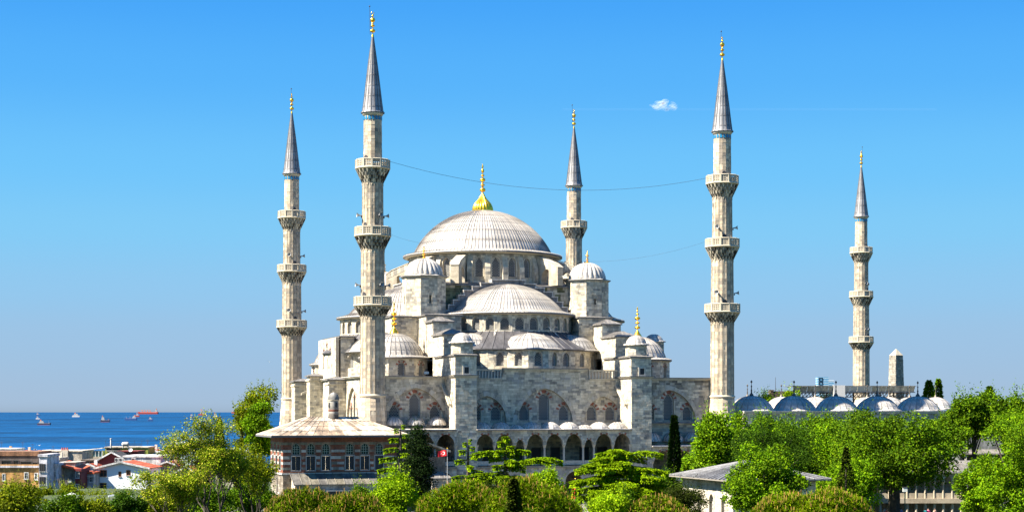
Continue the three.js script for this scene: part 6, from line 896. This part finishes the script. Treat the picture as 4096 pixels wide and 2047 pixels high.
// cedar: tiers of flat, drooping boughs on a visible trunk; boughs as [height fraction, azimuth, length, rise]
function cedar(label, px, pyT, d, boughs, { pal = 'cedar', dens = 1, padW = .9, tuft = .25, name = 'cedar', baseY, lean = 0, droopL = 1 } = {}) {
  const p = at(px, pyT, d), r = RNG(treeSeed++), g0 = gh(p.x, p.z), t = thing(name, label, 'tree', [p.x, g0, p.z]), H = p.y - g0, m = new MB(), L = new Leaves(r);
  limb(m, [[0, -.3, 0], [lean * .3, H * .45, 0], [lean * .6, H * .8, 0], [lean, H * .99, 0]], H * .022 + .12, .04);
  for (const [hf, az, len, rise] of boughs) {
    const o = [lean * hf, hf * H, 0], dx = Math.sin(az), dz = Math.cos(az), pts = []; for (let i = 0; i <= 6; i++) { const s = i / 6; pts.push([o[0] + dx * len * s, o[1] + rise * len * Math.sin(s * 1.9) - .22 * len * s * s * droopL * .6, o[2] + dz * len * s]); } limb(m, pts, .05 + len * .014, .02);
    const N = Math.round(len * 640 * dens);
    for (let i = 0; i < N; i++) { const s = .12 + .88 * Math.pow(r(), .75), k = Math.min(5, Math.floor(s * 6)), f = s * 6 - k, P = [0, 1, 2].map((q) => lerp(pts[k][q], pts[k + 1][q], f)), w = padW * (.35 + .9 * Math.sin(Math.PI * Math.min(1, s * .9 + .08))) * (len / 4.5 + .35), side = (r() * 2 - 1), off = side * w * (.6 + .4 * n2(s * 5 + az * 7, side * 2)); const x = P[0] + dz * off, z = P[2] - dx * off, hang = r() < .45 ? r() * .55 : r() * .12, y = P[1] + .12 - Math.abs(off) * .16 - hang; const q = [dx * .5 + dz * side * .8 + (r() - .5) * .5, hang > .15 ? -.75 : -.12 + (r() - .5) * .4, dz * .5 - dx * side * .8 + (r() - .5) * .5], l = Math.hypot(...q), len2 = tuft * .85 * (.6 + r() * .8), e = dirOf(r); L.leaf(x, y, z, q[0] / l, q[1] / l, q[2] / l, e[0] * .4, 1, e[2] * .4, len2, len2 * .24, pick(PAL[pal], r)); }
  }
  m.build('trunk', mBark, t); L.build('crown', mNeedle, t); return t;
}
const boughsOf = (seed, n, h0, h1, len) => { const r = RNG(seed); return Array.from({ length: n }, (_, i) => { const f = i / (n - 1), h = lerp(h1, h0, f); return [h + (r() - .5) * .02, i * 2.4 + (r() - .5) * .7, len(f) * (.75 + r() * .45), .02 + (r() - .3) * .14]; }); };
// pine with rounded crown of needle tufts and upright tan candles
function candlePine(label, px0, px1, pyT, d, { ry = 2.6, tufts = 900, name = 'pine_tree', lumps = 26, rz, group = 'rounded pines with candles in the foreground' } = {}) {
  px0 -= 34; px1 += 34; pyT -= 10; ry += .5; tufts = Math.round(tufts * 1.35); lumps += 8;
  const a = at(px0, pyT, d), b = at(px1, pyT, d), cx = (a.x + b.x) / 2, rx = (b.x - a.x) / 2, r = RNG(treeSeed++), g0 = gh(cx, -d), t = thing(name, label, 'tree', [cx, g0, -d], 0, group), cy = a.y - ry - g0, L = new Leaves(r), K = new MB(), cs = [], cand = .1 + r() * .36, ton = .75 + r() * .5; rz = rz || rx * .7;
  for (let i = 0; i < lumps; i++) { const q = dirOf(r), u = Math.abs(q[1]) * .95, s = .8 + r() * r() * 1.5; cs.push([q[0] * (rx - s * .8), u * (ry - s * .6) - .3, q[2] * (rz - s * .6), s]); } cs.push([0, ry - 1.2, 0, 1.3]);
  for (let i = 0; i < tufts; i++) { const c = cs[Math.floor(r() * cs.length)], q = dirOf(r); if (q[1] < -.35) { i--; continue; } const x = c[0] + q[0] * c[3], y = cy + c[1] + q[1] * c[3] * .85, z = c[2] + q[2] * c[3], col = pick(PAL.pine, r); for (let k = 0; k < 13; k++) { const e = dirOf(r), v = [q[0] * .6 + e[0] * .75, q[1] * .5 + e[1] * .6 + .45, q[2] * .6 + e[2] * .75], l = Math.hypot(...v); L.blade(x, y, z, v[0] / l, v[1] / l, v[2] / l, .26 + r() * .2, .022, col.map((w) => w * ton * (.8 + r() * .4))); }
    if (q[1] > .05 && r() < cand) { const h = .2 + r() * .32, w = .026; K.hexa([[x - w, y, z + w], [x + w, y, z + w], [x + w, y, z - w], [x - w, y, z - w], [x - w * .5 + (r() - .5) * .06, y + h, z + w * .5], [x + w * .5, y + h, z + w * .5], [x + w * .5, y + h, z - w * .5], [x - w * .5, y + h, z - w * .5]], pick([[.46, .24, .05], [.54, .30, .07], [.36, .19, .04]], r)); } }
  for (const c of cs) for (let i = 0; i < 260; i++) { const q = dirOf(r), e = dirOf(r), rad = c[3] * (.5 + .4 * r()); L.leaf(c[0] + q[0] * rad, cy + c[1] + q[1] * rad, c[2] + q[2] * rad, e[0], e[1], e[2], q[0], q[1], q[2], .3, .05, pick(PAL.pine, r)); }
  L.build('crown', mNeedle, t); K.build('candles', mVary, t); const m = new MB(); limb(m, [[0, -.3, 0], [.1, cy * .5, 0], [0, cy + .5, 0]], .28, .16); for (const c of cs.slice(0, 10)) limb(m, [[0, cy * .7, 0], [c[0] * .6, cy + c[1] * .5, c[2] * .6], [c[0], cy + c[1], c[2]]], .11, .04); m.build('trunk', mBark, t); return t;
}
// --- left: blossoming tree, bushes, cypresses, bright tree by the far minaret
openTree('tall blossoming tree with open yellow-green crown against the sea', at(890, 1960, 172), 9.9, 1.05, { depth: 7, lean: [-.14, 0], tuft: 10, dens: .55 });
openTree('smaller blossoming tree with dark trunk left of the tall one', at(712, 1990, 165), 7.2, .9, { depth: 6, lean: [0, 0], tuft: 13, dens: .7 });
openTree('thin blossoming tree leaning right towards the pavilion', at(985, 1990, 180), 9.0, .95, { depth: 5, lean: [.1, 0], pal: 'olive' });
conifer('narrow dark cypress rising through the blossoming tree', 852, 900, 1676, 1900, 240, { n: 5000 });
conifer('short dark cypress left of the narrow one behind the blossoms', 785, 838, 1788, 1960, 235, { n: 4000 });
broadleaf('bright green round tree beside the leftmost minaret', 968, 1108, 1600, 1845, 330, { pal: 'bright', n: 15000, leaf: .5, blobs: 55 });
broadleaf('loose olive tree rising above the bright tree by the leftmost minaret', 958, 1110, 1538, 1680, 345, { pal: 'olive', n: 3200, leaf: .5, blobs: 34, stray: .3 });
broadleaf('olive bush left of the bright round tree', 925, 1010, 1600, 1850, 335, { pal: 'olive', n: 3600, leaf: .5, blobs: 26, stray: .2 });
broadleaf('leafy tree top at the bottom left corner', -70, 190, 1912, 2130, 150, { pal: 'olive', n: 9000, leaf: .26, blobs: 42, up: .5, stray: .22 });
broadleaf('leafy shrub right of the bottom left corner tree', 150, 345, 1965, 2120, 155, { pal: 'mid', n: 8000, leaf: .24, blobs: 36 });
broadleaf('low green shrub below the slim white house', 290, 470, 1980, 2120, 158, { pal: 'olive', n: 8000, leaf: .24, blobs: 36 });
broadleaf('dark leafy bush in front of the timber house', 425, 590, 1968, 2100, 176, { pal: 'deep', n: 8000, leaf: .28, blobs: 34 });
broadleaf('green bush under the smaller blossoming tree', 540, 760, 1960, 2120, 185, { pal: 'olive', n: 9000, leaf: .28, blobs: 40 });
broadleaf('green bush behind the trunk of the tall blossoming tree', 720, 960, 1920, 2100, 205, { pal: 'mid', n: 9000, leaf: .3, blobs: 40 });
broadleaf('shady green bush left of the pavilion corner', 905, 1100, 1890, 2100, 215, { pal: 'mid', n: 9000, leaf: .32, blobs: 40 });
broadleaf('small olive tree between the town and the pavilion', 860, 1075, 1800, 1960, 300, { pal: 'olive', n: 8000, leaf: .42, blobs: 36, stray: .15 });
for (const [a, b, y, l] of [[-20, 130, 1965, 'hedge bush below the tan apartment block'], [110, 240, 1972, 'hedge bush below the pale violet house'], [220, 330, 1962, 'hedge bush below the patchy gable house'], [310, 440, 1992, 'hedge bush below the slim white house'], [420, 560, 1998, 'hedge bush at the foot of the timber house'], [540, 700, 1972, 'hedge bush behind the smaller blossoming tree']]) broadleaf(l, a, b, y - 22, 2020, 305, { pal: 'olive', n: 5000, leaf: .36, blobs: 30, name: 'hedge_bush', cat: 'bush', group: 'hedge bushes below the town' });
broadleaf('distant green tree among the town houses', 225, 330, 1955, 2060, 330, { pal: 'mid', n: 3500, leaf: .4, blobs: 22 });
{ const p = at(252, 1962, 352), t = thing('pollarded_tree', 'leafless pollarded tree in front of the patchy gable house', 'tree', [p.x, gh(p.x, p.z), p.z]), y = p.y - gh(p.x, p.z), m = new MB(), r = RNG(8); limb(m, [[0, 0, 0], [0, y, 0]], .3, .26); for (let i = 0; i < 7; i++) { const a = (i - 3) * .26; limb(m, [[0, y - .3, 0], [Math.sin(a) * 1.2, y + .6, (r() - .5)], [Math.sin(a) * 1.8, y + 2.1 + r() * .5, (r() - .5)]], .16, .11); } m.build('trunk', mBarkGrey, t); }
// --- centre
candlePine('wide pine with tan candles below the pavilion', 1095, 1330, 1955, 152, { ry: 2.4, tufts: 1300 });
candlePine('pine with candles right of the one below the pavilion', 1290, 1520, 1972, 148, { ry: 2.2, tufts: 1200 });
broadleaf('bright lime tree in front of the pavilion lean-to', 1440, 1715, 1868, 2150, 160, { pal: 'lime', n: 15000, leaf: .25, blobs: 60, stray: .2, shape: .62, shoots: 260 });
cedar('light green young cedar left of the dark conifer', 1602, 1690, 222, [[.97, 1.5, .5, .1], [.93, -1.4, .8, .1], [.88, 1.4, 1.1, .1], [.84, -1.7, 1.5, .1], [.79, 1.2, 1.7, .05], [.75, -1.4, 2.2, .05], [.70, .6, 2.2, .05], [.66, -1.8, 2.8, .05], [.62, 1.5, 2.4, 0], [.57, -1.3, 3.0, 0], [.52, .4, 2.8, 0], [.48, -1.8, 3.0, 0]], { dens: .8, padW: .5 });
broadleaf('broad dark conifer in front of the arcade', 1572, 1768, 1688, 2030, 205, { pal: 'dark', n: 14000, leaf: .42, blobs: 110, name: 'dark_conifer', wide: .2, shape: .78, up: .1, stray: .25 });
cedar('slim light cedar in front of the left facade pier', 1872, 1757, 215, [[.985, 1.4, .35, .3], [.95, -1.5, .6, .2], [.91, 1.5, .8, .1], [.87, -1.4, 1.1, .1], [.82, 1.3, 1.2, .05], [.77, -1.6, 1.6, .05], [.71, .3, 1.6, 0], [.66, 1.6, 1.8, 0], [.6, -1.5, 2.0, 0], [.54, 1.2, 2.0, 0], [.48, -1.6, 2.2, 0], [.42, 0, 2.2, 0]], { padW: .5, dens: .9 });
cedar('spreading cedar with long level boughs before the arcade', 2020, 1742, 200, [...boughsOf(33, 22, .40, .985, (f) => .6 + 3.2 * f), [.86, 1.57, 2.9, .06], [.845, -1.57, 3.8, .05], [.70, 1.45, 5.4, .24], [.66, 1.7, 6.8, .30], [.63, -1.6, 4.4, .06], [.57, -1.5, 5.4, .05]], { padW: .75, dens: .85, tuft: .27 });
broadleaf('dark low conifer mass under the spreading cedar', 1900, 2080, 1905, 2060, 190, { pal: 'yew', n: 7000, leaf: .3, blobs: 28, name: 'dark_shrub', wide: .25 });
candlePine('large pine with candles below the spreading cedar', 1700, 1990, 1932, 150, { ry: 2.8, tufts: 1700 });
candlePine('largest pine with tan candles at the bottom centre', 1960, 2290, 1918, 146, { ry: 3.0, tufts: 2000, lumps: 32 });
conifer('thin dark spruce tip in front of the bottom centre pines', 2025, 2085, 1918, 2120, 132, { pal: 'yew', n: 2600, power: .8, tuft: .34, name: 'spruce' });
broadleaf('bright lime shrub between the arcade and the pines', 2075, 2270, 1872, 2060, 185, { pal: 'lime', n: 11000, leaf: .27, blobs: 46, stray: .16 });
cedar('flat topped cedar with layered boughs in front of the right pier', 2462, 1792, 195, [...boughsOf(21, 34, .5, .985, (f) => 2.4 + 3.0 * Math.sin(Math.min(1, f * 1.1) * 1.75)), [.90, 1.57, 5.4, .2], [.80, 1.4, 6.0, .03], [.83, -1.57, 4.6, -.02], [.70, -1.5, 5.2, 0], [.66, 1.7, 6.2, 0]], { padW: 1.2, dens: .8, tuft: .28 });
broadleaf('vivid lime bush at the bottom edge below the flat topped cedar', 2340, 2535, 1962, 2120, 150, { pal: 'lime', n: 9000, leaf: .24, blobs: 40, stray: .16 });
candlePine('pine with candles right of the vivid lime bush', 2530, 2730, 1990, 150, { ry: 2, tufts: 1000 });
broadleaf('dark spiky yew in front of the stone kiosk', 2640, 2842, 1912, 2110, 165, { pal: 'yew', n: 11000, leaf: .3, blobs: 44, name: 'yew', wide: .22, up: .1, stray: .3 });
conifer('tall slim dark cypress in front of the right gallery', 2674, 2722, 1664, 1895, 225, { n: 7000, power: .5, wob: .1, spire: .5 });
broadleaf('green shrub at the foot of the left facade pier', 1735, 1900, 1965, 2120, 175, { pal: 'mid', n: 9000, leaf: .26, blobs: 40 });
broadleaf('green shrub beside the red flag hanging limp', 2215, 2345, 1990, 2130, 165, { pal: 'bright', n: 6000, leaf: .24, blobs: 30 });
broadleaf('dense green shrub below the right facade pier', 2500, 2690, 1925, 2110, 200, { pal: 'mid', n: 10000, leaf: .3, blobs: 44 });
broadleaf('dense bush under the flat topped cedar', 2400, 2580, 1960, 2110, 185, { pal: 'deep', n: 8000, leaf: .28, blobs: 40 });
broadleaf('green bush left of the bright lime tree', 1380, 1520, 1940, 2110, 178, { pal: 'mid', n: 7000, leaf: .27, blobs: 34 });
broadleaf('small green tree between the kiosk and the dark yew', 2610, 2760, 1880, 2060, 215, { pal: 'mid', n: 7000, leaf: .32, blobs: 34 });
// --- right
broadleaf('large bright green tree in front of the right front minaret', 2715, 3010, 1622, 1960, 232, { pal: 'bright', n: 21000, leaf: .4, blobs: 80, stray: .12, shape: .7 });
broadleaf('bright green tree behind, left of the courtyard domes', 2840, 3080, 1640, 1900, 246, { pal: 'bright', n: 13000, leaf: .42, blobs: 55, stray: .12 });
broadleaf('dense darker green tree with rounded tufts before the courtyard wall', 2905, 3290, 1650, 1950, 218, { pal: 'deep', n: 22000, leaf: .3, blobs: 95, wide: .3 });
broadleaf('round vivid green tree in front of the stone kiosk', 2885, 3235, 1775, 2110, 165, { pal: 'bright', n: 24000, leaf: .3, blobs: 95, stray: .1 });
broadleaf('tall maple left half of the big canopy before the courtyard', 3235, 3560, 1650, 1990, 228, { pal: 'bright', n: 21000, leaf: .38, blobs: 85, stray: .1 });
broadleaf('huge maple with thick trunk in front of the colonnade', 3290, 3860, 1615, 1990, 212, { pal: 'mid', n: 36000, leaf: .36, blobs: 130, bark: mBark, stray: .08, trunkK: 1.5 });
broadleaf('broad green tree filling the gap behind the round vivid tree', 3060, 3400, 1690, 2010, 236, { pal: 'mid', n: 17000, leaf: .38, blobs: 80 });
broadleaf('leafy understorey tree left of the maple trunk', 3240, 3560, 1820, 2080, 205, { pal: 'bright', n: 15000, leaf: .34, blobs: 70 });
broadleaf('low green tree left of the kiosk roof', 2700, 2900, 1770, 1960, 236, { pal: 'bright', n: 9000, leaf: .38, blobs: 44 });
broadleaf('green tree top hiding the courtyard wall below its second dome', 2985, 3215, 1652, 1860, 252, { pal: 'bright', n: 11000, leaf: .42, blobs: 50, shoots: 160 });
broadleaf('green tree top hiding the courtyard wall below its third dome', 3170, 3400, 1655, 1860, 250, { pal: 'mid', n: 11000, leaf: .42, blobs: 50, shoots: 160 });
broadleaf('green tree top hiding the end of the courtyard wall', 3680, 3900, 1652, 1830, 248, { pal: 'mid', n: 10000, leaf: .42, blobs: 46, shoots: 140 });
conifer('thin sparse spruce in front of the maples', 3348, 3424, 1790, 1990, 190, { pal: 'yew', n: 1500, power: 1.2, tuft: .34, name: 'spruce', wob: .4 });
broadleaf('large leafy tree at the right edge', 3890, 4240, 1640, 2120, 165, { pal: 'bright', n: 27000, leaf: .28, blobs: 105, stray: .08 });
broadleaf('lower leafy tree left of the right edge tree', 3830, 4030, 1830, 2110, 172, { pal: 'bright', n: 16000, leaf: .28, blobs: 70 });
broadleaf('tall leafy tree top behind the right edge tree', 3985, 4280, 1618, 1860, 190, { pal: 'bright', n: 13000, leaf: .32, blobs: 60 });
candlePine('pine with candles below the round vivid tree', 3040, 3280, 1978, 146, { ry: 2.2, tufts: 1200 });
candlePine('tallest pine with candles before the maple trunk', 3200, 3460, 1962, 144, { ry: 2.4, tufts: 1400 });
broadleaf('dark green tree on the skyline right of the last courtyard dome', 3790, 4000, 1552, 1770, 250, { pal: 'mid', n: 12000, leaf: .46, blobs: 50 });
broadleaf('dark green tree at the right end of the skyline', 3935, 4180, 1572, 1760, 246, { pal: 'mid', n: 12000, leaf: .46, blobs: 50 });
conifer('pointed tree rising between the right skyline trees', 3930, 3992, 1545, 1700, 335, { pal: 'mid', n: 3000, tuft: .5, name: 'poplar', wob: .4 });
conifer('left of the two pointed trees behind the last courtyard domes', 3695, 3742, 1522, 1640, 420, { pal: 'mid', n: 3500, tuft: .6, name: 'poplar', wob: .25 });
conifer('right of the two pointed trees behind the last courtyard domes', 3740, 3772, 1516, 1640, 425, { pal: 'mid', n: 2800, tuft: .6, name: 'poplar', wob: .25 });
broadleaf('light green tree top behind the first courtyard domes', 3020, 3110, 1572, 1680, 372, { pal: 'bright', n: 3500, leaf: .5, blobs: 22, stray: .2 });
broadleaf('light green tree top left of the steel canopy', 3120, 3200, 1562, 1680, 376, { pal: 'lime', n: 3500, leaf: .5, blobs: 22, stray: .2 });
broadleaf('light green tree top seen below the steel canopy', 3280, 3350, 1585, 1680, 392, { pal: 'lime', n: 2500, leaf: .5, blobs: 18 });
renderer.render(scene, camera);
